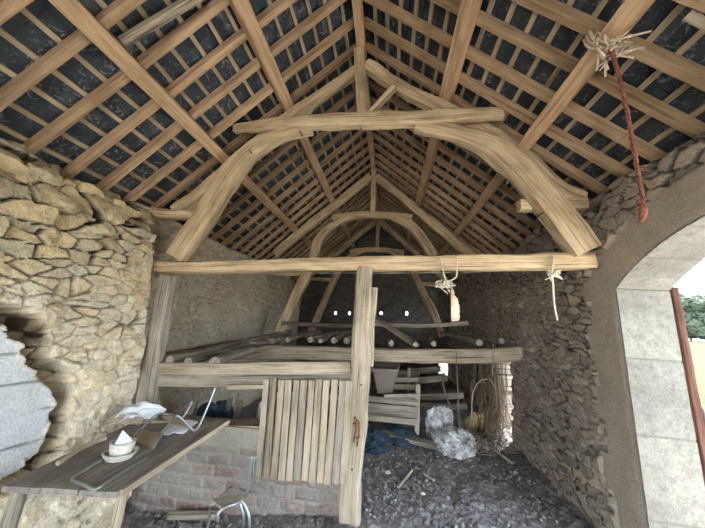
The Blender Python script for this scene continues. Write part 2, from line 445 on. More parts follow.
blk = sstep(0.01, -0.02, sdp)
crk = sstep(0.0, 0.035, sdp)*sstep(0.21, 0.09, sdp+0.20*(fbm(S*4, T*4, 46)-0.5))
bz = (T+0.05*S+0.03*(fbm(S*2, T*2, 47)-0.5)) % 0.235; joint = sstep(0.0, 0.012, np.minimum(bz, 0.235-bz))
h = h*(1-blk)+blk*(-0.005+0.014*joint+0.012*(fbm(S*3, T*3, 48)-0.5)+0.006*(fbm(S*20, T*20, 49)-0.5))
h = h-crk*(0.16+0.34*(rb-0.40))*sstep(-0.1, 0.3, 0.5+0*S)
mort = mort*(1-blk)*(1-crk)
gapm = np.clip(gapm*(1-blk)+crk*np.clip(0.78+0.9*(1-sstep(0.02, 0.22, ed))-0.5*(rb > 0.7), 0, 1)+0.75*(1-sstep(0.0, 0.016, np.minimum(bz, 0.235-bz)))*blk*sstep(0.35, 0.5, fbm(S*3, T*3, 50)), 0, 1)  # crack coloured dark brown: soil, plus the shade of its depth painted in
zone = np.clip(blk*(0.75+0.25*joint), 0, 1)
# loose ragged top and the broken end beside the truss
top = sstep(3.24, 3.40, T+0.16*(fbm(S*2.2, T*0, 52)-0.5)-0.1*(rb-0.5))
h = h-top*0.25
endc = sstep(2.98, 3.12, S+0.10*(fbm(T*3, T*0, 53)-0.5)); h = h-endc*0.22
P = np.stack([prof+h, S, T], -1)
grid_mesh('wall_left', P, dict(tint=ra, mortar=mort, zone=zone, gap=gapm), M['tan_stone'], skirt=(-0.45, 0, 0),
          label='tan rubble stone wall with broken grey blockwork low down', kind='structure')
# ---------------------------------------------------------------- left wall, beyond the truss
zs = np.arange(-0.35, 3.62, 0.022); ys = np.arange(3.05, Y1+0.03, 0.03)
S, T = np.meshgrid(ys, zs, indexing='ij')
ed, ra, rb = stones(S, T, 0.15, 0.075, 13, 0.44, 0.2, 0.03)
h = sstep(0.0, 0.14, ed)*0.02+0.03*(rb-0.5)+0.05*(fbm(S*1.3, T*1.3, 62)-0.5)
h = h-0.28*sstep(8.6, 8.75, S)
h = h-0.4*sstep(3.30, 3.42, T+0.08*(fbm(S*2, T*0, 63)-0.5))
grid_mesh('wall_left', np.stack([-3.38+h, S, T], -1), dict(tint=ra, mortar=0.75*(1-sstep(0.02, 0.15, ed)), zone=0*S, gap=0.6*(1-sstep(0.03, 0.13, ed))*sstep(0.46, 0.60, fbm(S*3, T*3, 64))), M['tan_small'], skirt=(-0.4, 0, 0),
          label='coursed rubble side wall beyond the near truss on the left', kind='structure')

# ---------------------------------------------------------------- right wall with the arch
ACY, ARAD, AHALF, ATOP = 1.73, 1.87, 1.25, 2.95
ACZ = ATOP-ARAD; ASPR = ACZ+math.sqrt(ARAD**2-AHALF**2)
ys = np.concatenate([np.arange(Y0, 0.2, 0.06), np.arange(0.2, 2.0, 0.02), np.arange(2.0, 4.4, 0.013), np.arange(4.4, 6.6, 0.02), np.arange(6.6, Y1+0.04, 0.04)])
zs = np.arange(-0.35, 3.66, 0.0145)
S, T = np.meshgrid(ys, zs, indexing='ij')
sd_arch = np.maximum(np.abs(S-ACY)-AHALF, np.where(T > ASPR-0.02, np.hypot(S-ACY, T-ACZ)-ARAD, -9))
door = np.maximum(np.abs(S-5.86)-0.36, T-1.40)+0.05*(fbm(S*4, T*4, 92)-0.5)
slit = np.maximum(np.abs(S-9.6)-0.62, np.maximum(2.14-T, T-2.75-0.75*np.clip((S-9.1)/1.1, 0, 1)))+0.06*(fbm(S*4, T*4, 94)-0.5)
door = np.minimum(door, slit)
ed, ra, rb = stones(S, T, 0.17, 0.062, 23, 0.46, 0.25, 0.05)
ed2, ra2, rb2 = stones(S, T, 0.21, 0.10, 25, 0.46, 0.15, 0.06)
up = T+0.25*(fbm(S*1.5, T*1.5, 81)-0.5) > 2.85
ed = np.where(up, ed2, ed); ra = np.where(up, ra2, ra); rb = np.where(up, rb2, rb)
edge = 0.36+0.05*(fbm(S*5, T*5, 84)-0.5)+0.03*(fbm(S*17, T*17, 85)-0.5)
# plaster around the arch, its upper margin broken
pz = sstep(edge+0.02, edge-0.02, sd_arch)
quoin = (((T+0.1) % 0.62) < 0.30) & (sd_arch < edge+0.10) & (T < 2.6)
pz = np.maximum(pz, np.where(quoin, sstep(edge+0.10, edge+0.08, sd_arch), 0))
h = (sstep(0.0, 0.14, ed)*0.03+0.05*(rb-0.5)+0.05*(fbm(S*2.7+ra*40, T*2.7+rb*40, 83)-0.5))+0.05*(fbm(S*1.3, T*1.3, 86)-0.5)+0.012*(fbm(S*15, T*15, 87)-0.5)
h = h*(1-pz)+pz*(0.03+0.008*(fbm(S*8, T*8, 88)-0.5))
h = h*sstep(0.0, 0.06, sd_arch)+0.02*(1-sstep(0.0, 0.06, sd_arch))
h = h-0.3*sstep(3.46, 3.62, T+0.14*(fbm(S*2.5, T*0, 89)-0.5)-0.1*(rb-0.5))
h = h+np.interp(T, [0, 0.5], [0.05, 0])*(S > 3.3)
# snap the rim of the opening to the true arch line
P = np.stack([RX-h, S, T], -1)
near_rim = (sd_arch < 0) & (sd_arch > -0.03)
for i, j in zip(*np.nonzero(near_rim)):
    y, z = S[i, j], T[i, j]
    if z > ASPR-0.02:
        r = math.hypot(y-ACY, z-ACZ); k = ARAD/r; y, z = ACY+(y-ACY)*k, ACZ+(z-ACZ)*k
        if abs(y-ACY) > AHALF: y = ACY+math.copysign(AHALF, y-ACY); z = max(z, ASPR)
    else: y = ACY+math.copysign(AHALF, y-ACY)
    P[i, j] = (RX-0.02, y, z)
keep = ~(((sd_arch <= -0.03)) | (door < 0))
mort = (1-sstep(0.02, 0.16, ed))*(1-pz)
gapm = (1-sstep(0.04, 0.18, ed))*(1-pz)*sstep(0.34, 0.50, fbm(S*3, T*3, 90))
grid_mesh('wall_right', P, dict(tint=ra, mortar=mort, zone=pz, gap=gapm), M['grey_stone'], mask=keep, skirt=(0.40, 0, 0),
          label='dark rubble wall with plaster bordering the arched opening', kind='structure')
bm = bmesh.new()
for q in (((RX-0.02, 10.16, 2.05), (RX+0.42, 10.24, 2.05), (RX+0.42, 10.24, 3.62), (RX-0.02, 10.16, 3.62)), ((RX-0.02, 10.4, 2.05), (RX+0.42, 10.4, 2.05), (RX+0.42, 10.4, 3.62), (RX-0.02, 10.4, 3.62))):
    bm.faces.new([bm.verts.new(p) for p in q])
obj('trim_2', bm, M['reveal'], None, 'pale brick reveal of the slit opening far along the right wall', None, None, 'structure', smooth=False)
# dressed stone lining of the arch, one ring of voussoirs and two jambs, as one trim
def arch_lining():
    pts = []
    for z in np.arange(-0.3, ASPR-0.01, 0.04): pts.append((ACY+AHALF, z, 0))
    a1 = math.atan2(ASPR-ACZ, AHALF); n = 60
    for k in range(n+1):
        a = a1+(math.pi-2*a1)*k/n; pts.append((ACY+ARAD*math.cos(a), ACZ+ARAD*math.sin(a), 1))
    for z in np.arange(ASPR-0.04, -0.31, -0.04): pts.append((ACY-AHALF, z, 0))
    pts = np.array(pts); d = np.concatenate([[0], np.cumsum(np.hypot(*np.diff(pts[:, :2], axis=0).T))])
    ds = np.arange(0, d[-1], 0.015)
    py = np.interp(ds, d, pts[:, 0]); pzz = np.interp(ds, d, pts[:, 1])
    xs = np.arange(RX-0.035, RX+0.441, 0.02)
    D, X = np.meshgrid(ds, xs, indexing='ij')
    PY = np.repeat(py[:, None], len(xs), 1); PZ = np.repeat(pzz[:, None], len(xs), 1)
    L1 = ASPR+0.3
    block = np.where(D < L1, (D-0.12) % 0.66, np.where(D > d[-1]-L1, (d[-1]-D-0.12) % 0.66, (D-L1) % 0.42))
    size = np.where((D < L1) | (D > d[-1]-L1), 0.66, 0.42)
    jt = np.minimum(block, size-block); bid = np.floor(np.where(D < L1, (D-0.12)/0.66, 20+D/0.42))
    g = sstep(0.0, 0.014, jt)
    h = 0.022-0.010*(1-g)+0.006*(fbm(D*6, X*6, 93)-0.5)
    cx, cz = ACY, 1.4
    ny = cx-PY; nz = np.where(PZ > ASPR, ACZ-PZ, 0); L = np.hypot(ny, nz)+1e-9
    PY = PY+ny/L*h; PZ = PZ+nz/L*h
    tint = (np.sin(bid*12.9898)*43758.5) % 1
    return np.stack([X, PY, PZ], -1), dict(tint=tint, mortar=0.8*(1-g), zone=0*g)
P, at_ = arch_lining()
grid_mesh('trim_1', P, at_, M['dressed'], label='pale dressed stone jamb and curved soffit of the arch', kind='structure')

# ---------------------------------------------------------------- gable wall at the far end, pierced by putlog holes
xs = np.arange(-3.8, 2.75, 0.035); zs = np.arange(-0.35, 6.1, 0.035)
S, T = np.meshgrid(xs, zs, indexing='ij')
ed, ra, rb = stones(S, T, 0.2, 0.1, 33, 0.42, 0.2, 0.03)
h = sstep(0, 0.35, ed)*0.02+0.03*(rb-0.5)
hol = np.full(S.shape, 9.0)
for u, v in ((335, 313), (349, 313), (381, 313), (407, 313)):
    p = atY(u, v, Y1); hol = np.minimum(hol, np.hypot(S-p.x, T-p.z)-0.05)
pa, pb = atY(440, 363, Y1), atY(448, 363, Y1)
hol = np.minimum(hol, np.maximum(abs(S-(pa.x+pb.x)/2)-0.17, abs(T-0.35)-0.30))
inside = T < np.where(S < RIDX, RIDZ-SL*(RIDX-S), RIDZ-SR*(S-RIDX))+0.22
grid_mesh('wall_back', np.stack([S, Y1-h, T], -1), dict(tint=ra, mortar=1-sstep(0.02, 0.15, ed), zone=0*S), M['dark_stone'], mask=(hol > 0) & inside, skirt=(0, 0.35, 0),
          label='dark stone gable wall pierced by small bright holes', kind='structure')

# ---------------------------------------------------------------- gable wall behind the viewer, doorway added to light the loft front
xs = np.arange(-3.8, 2.75, 0.08); zs = np.arange(-0.35, 6.1, 0.08)
S, T = np.meshgrid(xs, zs, indexing='ij')
ed, ra, rb = stones(S, T, 0.25, 0.13, 35, 0.42, 0.2, 0.03)
inside = T < np.where(S < RIDX, RIDZ-SL*(RIDX-S), RIDZ-SR*(S-RIDX))+0.12
grid_mesh('wall_front', np.stack([S, Y0+0.02+0.03*sstep(0, 0.3, ed), T], -1), dict(tint=ra, mortar=1-sstep(0.02, 0.15, ed), zone=0*S), M['tan_small'], mask=inside & ~((S > -2.3) & (S < 1.3) & (T < 2.75)), skirt=(0, -0.4, 0),
          label='rubble gable wall behind the viewer, with a wide doorway added to let light in', kind='structure')

# ---------------------------------------------------------------- low brick wall under the loft front
BY = 3.16
xs = np.arange(-3.0, -0.41, 0.012); zs = np.arange(-0.35, 0.74, 0.012)
S, T = np.meshgrid(xs, zs, indexing='ij')
topz = 0.70+0.035*(S+1.84)
bw, bh = 0.265, 0.118
tt = T+0.02*(fbm(S*1.5, T*1.5, 101)-0.5)-0.03*S
row = np.floor(tt/bh); ss = S+(row % 2)*bw/2+0.02*(np.sin(row*91.7))
bx = ss/bw-np.floor(ss/bw); by = tt/bh-row
jd = np.minimum(np.minimum(bx, 1-bx)*bw, np.minimum(by, 1-by)*bh)+0.045*(fbm(S*13, T*13, 103)-0.5)
g = sstep(0.004, 0.022, jd)
idn = (np.sin(row*127.1+np.floor(ss/bw)*311.7)*43758.55) % 1
capz = sstep(topz-0.24, topz-0.20, T+0.06*(fbm(S*6, T*3, 105)-0.5))
lumps = sstep(0.0, -0.12, T+0.1*(fbm(S*5, T*5, 107)-0.5)+0.09*(-S-0.3)+0.02)
h = g*0.012+0.014*(idn-0.5)+0.02*(fbm(S*3, T*3, 108)-0.5)+0.022*(fbm(S*17, T*17, 109)-0.5)
worn = sstep(0.42, 0.60, fbm(S*3.5, T*4.5, 111))
h = h*(1-capz)+capz*(0.018+0.02*(fbm(S*10, T*10, 113)-0.5))
P = np.stack([S, BY-h, np.minimum(T, topz)], -1)
grid_mesh('wall_partition', P, dict(tint=idn, mortar=np.clip((1-g)+0.7*worn, 0, 1)*(1-capz), zone=np.clip(capz+0.25*worn*(1-g), 0, 1)), M['brick'], skirt=(0, 0.24, 0),
          label='low worn brick partition wall beneath the slatted gate', kind='structure')

# ---------------------------------------------------------------- slate covering seen between the battens
def slate_side(side, name, label):
    xe = -3.95 if side < 0 else 2.95
    sl = SL if side < 0 else SR
    nrm = NL if side < 0 else NR
    bm = bmesh.new(); lay = bm.verts.layers.float.new('tint')
    gauge = 0.17*0.5
    n = int(abs(xe-RIDX)/0.17)+1
    r = random.Random(5 if side < 0 else 6)
    for k in range(n+1):
        xa = RIDX+side*0.17*k; xb = RIDX+side*0.17*(k+1)+side*0.05
        w = 0.34; y = Y0-0.15-r.uniform(0, w)
        while y < Y1+0.35:
            t = r.random(); d0 = 0.155+r.uniform(0, 0.004); d1 = 0.135+r.uniform(0, 0.006)
            quad = []
            for th in (0.0, 0.006):
                for (x, yy, d) in ((xa, y+0.002, d0), (xb, y+0.002, d1), (xb, y+w-0.001, d1), (xa, y+w-0.001, d0)):
                    p = Vector((x, yy, RIDZ-sl*abs(x-RIDX)))+nrm*(d+th+0.010*(k % 2)*0)
                    v = bm.verts.new(p); v[lay] = t; quad.append(v)
            a = quad
            bm.faces.new((a[0], a[1], a[2], a[3])); bm.faces.new((a[7], a[6], a[5], a[4]))
            for i in range(4): bm.faces.new((a[i], a[4+i], a[4+(i+1) % 4], a[(i+1) % 4]))
            y += w
    # close sarking felt just above, so that no sky shows between slates
    xo = RIDX-side*0.2
    vs = [bm.verts.new(Vector((x, yy, z))+nrm*0.18) for x, yy, z in ((xo, Y0-0.2, RIDZ+sl*0.2), (xe, Y0-0.2, roofz(xe)), (xe, Y1+0.4, roofz(xe)), (xo, Y1+0.4, RIDZ+sl*0.2))]
    for v in vs: v[lay] = 0.3
    bm.faces.new(vs)
    bmesh.ops.recalc_face_normals(bm, faces=bm.faces)
    return obj(name, bm, M['slate'], None, label, None, None, 'structure', smooth=False)
slate_side(-1, 'ceiling', 'dark slate underside of the left roof slope')
slate_side(1, 'ceiling', 'dark slate underside of the right roof slope')
# outer skins that close the masonry
def skin(name, quads, mat, label):
    bm = bmesh.new()
    for q in quads: bm.faces.new([bm.verts.new(p) for p in q])
    return obj(name, bm, mat, None, label, None, None, 'structure', smooth=False)
skin('wall_left', [[(-3.86, Y0, -0.4), (-3.86, Y1+0.4, -0.4), (-3.86, Y1+0.4, 3.5), (-3.86, Y0, 3.5)]], M['tan_small'].copy(), 'outer face of the left wall')

# ================================================================= TIMBERS
ORD = ['first', 'second', 'third', 'fourth', 'fifth', 'sixth', 'seventh', 'eighth', 'ninth', 'tenth', 'eleventh', 'twelfth', 'thirteenth', 'fourteenth',
       'fifteenth', 'sixteenth', 'seventeenth', 'eighteenth', 'nineteenth', 'twentieth', 'twenty-first', 'twenty-second', 'twenty-third', 'twenty-fourth', 'twenty-fifth']
# rafters
for side, y_first, step in ((-1, 2.885, 0.35), (1, 2.915, 0.335)):
    nrm = NL if side < 0 else NR; sname = 'left' if side < 0 else 'right'
    xe = -3.55 if side < 0 else 2.55
    ys_ = [y_first-step*k for k in range(6)]+[y_first+step*k for k in range(1, 23)]
    for q, y in enumerate(ys_):
        if y > Y1-0.1: continue
        mid = 0.045; j = rng.uniform(-0.012, 0.012)
        a = Vector((RIDX+side*0.02, y+j, roofz(RIDX+side*0.02)))+nrm*mid
        b2 = Vector((xe, y+rng.uniform(-0.015, 0.015), roofz(xe)))+nrm*mid
        if q < 6: lab = 'sawn rafter on the %s roof slope, %s one this side of the near truss' % (sname, ORD[q])
        else: lab = 'sawn rafter on the %s roof slope, %s one beyond the near truss' % (sname, ORD[q-6])
        beam('rafter', [a, a.lerp(b2, 0.5)+Vector((0, rng.uniform(-0.01, 0.01), 0)), b2], 0.072, 0.09, M['rafter'], None, lab, 'rafter', 'rafters of the %s roof slope' % sname, up=nrm, seg=0.6, jit=0.004, ch=0.08)
def on_roof(u, v, off):
    d = ray(u, v); k = SL; t = (RIDZ+off+k*(-RIDX)-CAMH)/(d.z-k*d.x); return CPOS+d*t
def on_roof_r(u, v, off):
    d = ray(u, v); k = -SR; t = (RIDZ+off-k*RIDX-CAMH)/(d.z-k*d.x); return CPOS+d*t
beam('lath_piece', [on_roof_r(687, 15, -0.03), on_roof_r(712, 28, -0.03)], 0.05, 0.02, M['pale_wood'], None, 'short pale lath end hanging under the right slope at the picture corner', 'lath', up=NR, seg=0.08, jit=0.004)
beam('sister_rafter', [on_roof(122, 42, 0.02), on_roof(160, 19, 0.02), on_roof(200, -5, 0.02)], 0.06, 0.08, M['pale_wood'], None, 'pale extra rafter piece laid beside a left rafter near the top of the picture', 'rafter', up=NL, seg=0.3, jit=0.004)
# battens
for side in (-1, 1):
    nrm = NL if side < 0 else NR; sname = 'left' if side < 0 else 'right'
    for k in range(17):
        x = RIDX+side*(0.17*(17-k)-0.02)
        z = roofz(x); pts = []
        for y in np.arange(Y0+1.6, Y1+0.2, 1.4):
            pts.append(Vector((x+rng.uniform(-0.008, 0.008), y, roofz(x)))+nrm*(0.09+0.016))
        lab = 'thin roofing batten on the %s slope, %s up from the wall' % (sname, ORD[k])
        beam('roof_batten', pts, 0.046, 0.03, M['batten'], None, lab, 'batten', 'battens of the %s roof slope' % sname, up=nrm, seg=0.7, jit=0.002, ch=0.08)
# purlins and ridge
def purlin(name, x, z, w, h, label, cat, nrm, ybeg):
    c = Vector((x, 0, z))+nrm*(h/2)
    pts = [Vector((c.x+rng.uniform(-.006, .006), y, c.z+rng.uniform(-.012, .0))) for y in (ybeg, 1.6, 3.15, 4.7, 6.3, 7.9, 9.5, Y1)]
    beam(name, pts, w, h, M['softwood'], None, label, cat, 'purlins under the rafters', up=nrm, seg=0.3, jit=0.006, ch=0.1)
purlin('purlin', -2.40, 4.115, 0.15, 0.185, 'lower sawn purlin under the left roof slope', 'purlin', NL, -0.6)
purlin('purlin', -1.53, 4.965, 0.15, 0.16, 'upper sawn purlin under the left roof slope', 'purlin', NL, -0.6)
purlin('purlin', 0.63, 4.965, 0.15, 0.145, 'upper sawn purlin under the right roof slope', 'purlin', NR, -0.6)
purlin('purlin', 1.55, 4.165, 0.15, 0.17, 'lower sawn purlin under the right roof slope', 'purlin', NR, -0.6)
purlin('ridge_beam', -0.53, 5.875, 0.12, 0.17, 'ridge beam along the top of the roof', 'beam', Vector((0, 0, 1)), -0.6)

# ---- trusses
D1 = 3.15
def path(px, y, dy=0.0): return [atY(u, v, y)+Vector((0, dy, 0)) for u, v in px]
UPY = (0, 1, 0)
t1 = thing('roof_truss', (-0.45, D1, 2.53), 'pale hewn oak truss nearest the viewer, with the long straight tie beam', 'truss')
OK_ = M['oak']
beam('tie_beam', path([(158, 267), (200, 267.5), (300, 265.5), (360, 264.5), (430, 263.5), (510, 262.5), (590, 261.5)], D1), 0.19, 0.165, OK_, t1, up=(0, 0, 1), seg=0.08, jit=0.014, ch=0.25, taper=(0.85, 1.05), wob=0.015)
beam('collar_beam', path([(240, 136), (290, 131), (350, 128.5), (410, 127), (455, 124.5), (498, 122)], D1, -0.14), 0.14, 0.185, OK_, t1, seg=0.08, jit=0.016, ch=0.3, bulge=lambda f: 0.6+0.45*min(1, f*3.0)-0.35*max(0, f-0.6)*2)
beam('king_post', path([(359, 52), (361, 85), (363.5, 122)], D1), 0.15, 0.16, OK_, t1, up=UPY, seg=0.08, jit=0.012, ch=0.2)
beam('principal_rafter', path([(356, 66), (322, 90), (290, 113), (262, 135), (235, 157), (200, 190), (173, 211)], D1, 0.08), 0.175, 0.15, OK_, t1, up=UPY, seg=0.09, jit=0.022, ch=0.35, taper=(0.85, 1.15), wob=0.03)
beam('principal_rafter', path([(366, 62), (398, 84), (440, 105), (490, 130), (526, 153), (543, 169), (566, 190), (585, 198)], D1, 0.06), 0.19, 0.15, OK_, t1, up=UPY, seg=0.09, jit=0.022, ch=0.35, taper=(0.85, 1.1), wob=0.03)
kb = lambda f: 0.72+0.34*math.sin(min(1, f*1.4)*math.pi/2)
beam('knee_brace', path([(314, 133), (284, 139), (254, 155), (234, 178), (216, 207), (199, 233), (182, 259)], D1, -0.07), 0.25, 0.20, OK_, t1, up=UPY, seg=0.08, jit=0.020, ch=0.25, bulge=lambda f: 0.55+0.5*min(1, f*2.2))
beam('knee_brace', path([(415, 131), (452, 138), (487, 151), (507, 166), (526, 185), (550, 215), (579, 254)], D1, -0.09), 0.265, 0.20, OK_, t1, up=UPY, seg=0.08, jit=0.020, ch=0.25, bulge=lambda f: 0.55+0.5*min(1, f*2.2))
beam('king_strut', path([(367, 117), (394, 88)], D1, 0.0), 0.075, 0.09, OK_, t1, up=UPY, seg=0.1, jit=0.006)
beam('wall_plate_stub', path([(146, 214), (172, 215.5), (200, 218)], D1, -0.06), 0.13, 0.12, OK_, t1, seg=0.08, jit=0.014, taper=(1.05, 0.9))
beam('wall_plate_stub', path([(519, 205), (550, 205), (586, 204)], D1, 0.02), 0.13, 0.13, OK_, t1, seg=0.08, jit=0.010)
for (u, v) in ((249, 150), (509, 181), (543, 213), (361, 128), (300, 131)):
    p = atY(u, v, D1-0.22); bm = new_bm(); sweep(bm, [p, p+Vector((0, 0.1, 0))], 0.024, round_=True, n=8, jit=0)
    obj('peg', bm, M['dark_wood'], t1)
# second and third trusses: crooked crucks without a low tie
def far_truss(Y, xo, zo, label, legs, w=0.22):
    t = thing('roof_truss', (-0.5, Y, 1.7), label, 'truss')
    def pt(dx, z): return Vector((-0.5+dx, Y, z))
    wd = M['oak']
    beam('collar_beam', [pt(-1.0, 4.50+zo), pt(0, 4.60+zo), pt(1.0, 4.52+zo)], 0.15, 0.17, wd, t, seg=0.12, jit=0.014, ch=0.3)
    beam('king_post', [pt(0.0, 5.85), pt(0.02, 4.62+zo)], 0.14, 0.14, wd, t, up=UPY, seg=0.12, jit=0.01)
    for sx in (-1, 1):
        beam('principal_rafter', [pt(sx*0.08, 5.65), pt(sx*0.9, 4.93), pt(sx*1.7, 4.20), pt(sx*2.45, 3.52)], 0.2, 0.15, wd, t, up=UPY, seg=0.12, jit=0.02, ch=0.35, wob=0.03)
        leg = [pt(sx*0.45, 4.56+zo), pt(sx*0.95, 4.30+zo), pt(sx*1.3, 3.9+zo)]
        for (lx, lz) in legs[0 if sx < 0 else 1]: leg.append(pt(lx, lz))
        beam('cruck_leg', [p+Vector((0, -0.04, 0)) for p in leg], w, 0.17, wd, t, up=UPY, seg=0.1, jit=0.018, ch=0.25, bulge=lambda f: 0.65+0.4*min(1, f*3))
        if legs[2][0 if sx < 0 else 1]:
            zz = legs[2][0 if sx < 0 else 1]
            beam('wall_plate_stub', [pt(sx*1.45, zz), pt(sx*2.85, zz+0.03)], 0.12, 0.12, wd, t, seg=0.15, jit=0.01)
    return t
far_truss(6.3, 0, 0, 'crooked oak truss in the middle of the barn, seen above the tie beam', ([(-1.45, 3.2), (-1.72, 2.5), (-1.95, 1.85), (-2.25, 1.0)], [(1.5, 3.55)], (3.0, 0)))
far_truss(9.5, 0, -0.05, 'farthest oak truss, small and dark before the gable wall', ([(-1.4, 3.6), (-1.75, 2.7), (-2.03, 1.9), (-2.3, 1.2)], [(1.4, 3.6), (1.75, 2.9), (2.06, 2.3), (2.3, 1.6)], (3.35, 3.35)))

# ---- the posts of the loft front
post = thing('timber_post', (-0.32, D1-0.01, 0.0), 'tall pale hewn post standing under the middle of the tie beam', 'post')
beam('post_shaft', path([(350.5, 522), (352, 480), (356, 430), (360, 370), (363, 320), (366.5, 268)], D1, -0.01), 0.215, 0.19, M['pale_wood'], post, up=UPY, seg=0.06, jit=0.018, ch=0.3, taper=(1.02, 0.86), wob=0.03)
bm = new_bm()
for pp, r in (([(355, 417), (356, 428), (354, 442)], 0.012), ([(358, 420), (359, 432), (357, 446)], 0.010)):
    sweep(bm, [atY(u, v, D1-0.125) for u, v in pp], 2*r, round_=True, n=7, jit=0.003, seg=0.02)
sweep(bm, [atY(353, 424, D1-0.12), atY(360, 423, D1-0.12)], 0.02, round_=True, n=7, jit=0.002)
sweep(bm, [atY(353, 438, D1-0.12), atY(360, 437, D1-0.12)], 0.02, round_=True, n=7, jit=0.002)
obj('iron_staple', bm, M['rust'], post, label='rusty iron staple')
for (u, v) in ((362, 306), (364, 292), (361, 385), (352, 470)):
    p = atY(u, v, D1-0.115); bm = new_bm(); sweep(bm, [p, p+Vector((0, 0.04, 0))], 0.02, round_=True, n=7, jit=0); obj('peg_hole', bm, M['dark_wood'], post)
beam('timber_stud', path([(370.5, 367), (371, 330), (373.5, 287)], D1, 0.06), 0.075, 0.07, M['pale_wood'], None, 'short thin stud fixed to the right side of the pale post', 'stud', seg=0.07, up=UPY, jit=0.012, ch=0.4, wob=0.02, taper=(0.75, 1.0))
beam('timber_prop', path([(134, 470), (146, 410), (156, 345), (170, 276)], D1, 0.0), 0.2, 0.17, M['grey_wood'], None, 'leaning grey timber prop under the left end of the tie beam', 'post', up=UPY, seg=0.08, jit=0.016, ch=0.25, wob=0.03, taper=(1.0, 0.9))

# ---- the boards of the loft front
FY = 3.17
def board(name, a, b2, thick, hgt, mat, label, y, **kw):
    return beam(name, path([a, ((a[0]+b2[0])/2, (a[1]+b2[1])/2+kw.pop('sag', 0)), b2], y), thick, hgt, mat, None, label, 'board', kw.pop('group', None), up=(0, 0, 1), seg=0.1, jit=0.007, ch=0.15, **kw)
board('loft_board', (152, 368.5), (351, 367.5), 0.10, 0.135, M['pale_wood'], 'upper pale board across the loft front, ending at the post', FY)
board('loft_board', (152, 380), (352, 379), 0.06, 0.145, M['grey_wood'], 'lower grey board across the loft front, behind the gate top', FY+0.02, sag=0.5)
board('loft_board', (228, 387), (266, 386.5), 0.05, 0.045, M['pale_wood'], 'short pale lath nailed below the lower loft board', FY-0.03)
board('sill_board', (222, 424), (263, 425), 0.22, 0.05, M['pale_wood'], 'pale timber sill on top of the low brick wall', BY+0.12)
# ---- slatted gate
gate = thing('slatted_gate', (-0.9, 3.06, 0.22), 'pale grey slatted wooden gate leaning on the loft front beside the post', 'gate')
GY = 3.05
tl, tr, bl, br = (266.5, 379), (350, 380.5), (258.5, 477), (343, 484)
for k in range(12):
    f = k/11; w = 0.069
    f2 = f+rng.uniform(-0.006, 0.006)
    a = (tl[0]+(tr[0]-tl[0])*f2, tl[1]+(tr[1]-tl[1])*f+rng.uniform(-0.8, 0.8)); b2 = (bl[0]+(br[0]-bl[0])*f, bl[1]+(br[1]-bl[1])*f+rng.uniform(-1, 1))
    beam('slat', [atY(*b2, GY-0.03), atY(*a, GY)], w+rng.uniform(-0.004, 0.004), 0.022, M['pale_wood'] if k % 5 else M['grey_wood'], gate, up=UPY, seg=0.12, jit=0.004, ch=0.1)
for f in (0.16, 0.82):
    a = (tl[0]+(bl[0]-tl[0])*f, tl[1]+(bl[1]-tl[1])*f); b2 = (tr[0]+(br[0]-tr[0])*f, tr[1]+(br[1]-tr[1])*f)
    beam('rail', [atY(*a, GY+0.035-0.03*f), atY(*b2, GY+0.035-0.03*f)], 0.035, 0.07, M['grey_wood'], gate, seg=0.15, jit=0.004)

# ---- the long cross beam of the loft and what lies on it
LY = 5.1
beam('loft_beam', path([(205, 354.5), (255, 353), (310, 352.5), (370, 355), (445, 356), (524, 353)], LY), 0.22, 0.25, M['pale_wood'], None, 'long pale squared beam crossing the barn behind the post, carrying the loft', 'beam', seg=0.1, jit=0.016, ch=0.25, wob=0.02, taper=(0.9, 0.95))
# loft poles that run back from the beam, their sawn ends towards the viewer
names = ['farthest left', 'second from left', 'third from left', 'fourth from left', 'fifth from left', 'left of the post', 'just right of the post', 'second right of the post', 'third right of the post', 'fourth right of the post', 'next to the right wall']
for (u, v, r), nm in zip(((272, 342, .05), (288, 341.5, .045), (311, 340.5, .055), (320, 340.5, .045), (334, 341.5, .055), (346, 342.5, .06), (391, 345, .05), (416, 345.5, .045), (434, 345.5, .05), (479, 343.5, .055), (502, 342.5, .05)), names):
    p = atY(u, v, LY-0.10); p.z += 0.02
    q = p+Vector((rng.uniform(-0.25, 0.25), rng.uniform(2.6, 3.4), rng.uniform(0.0, 0.08)))
    pole('loft_pole', [p, p.lerp(q, 0.5)+Vector((rng.uniform(-.05, .05), 0, 0.02)), q], r, M['grey_wood'], None, 'round loft pole with sawn end resting on the cross beam, %s' % nm, 'pole', 'poles laid on the loft beam', seg=0.25, jit=0.010, wob=0.03, taper=(1, 0.8))
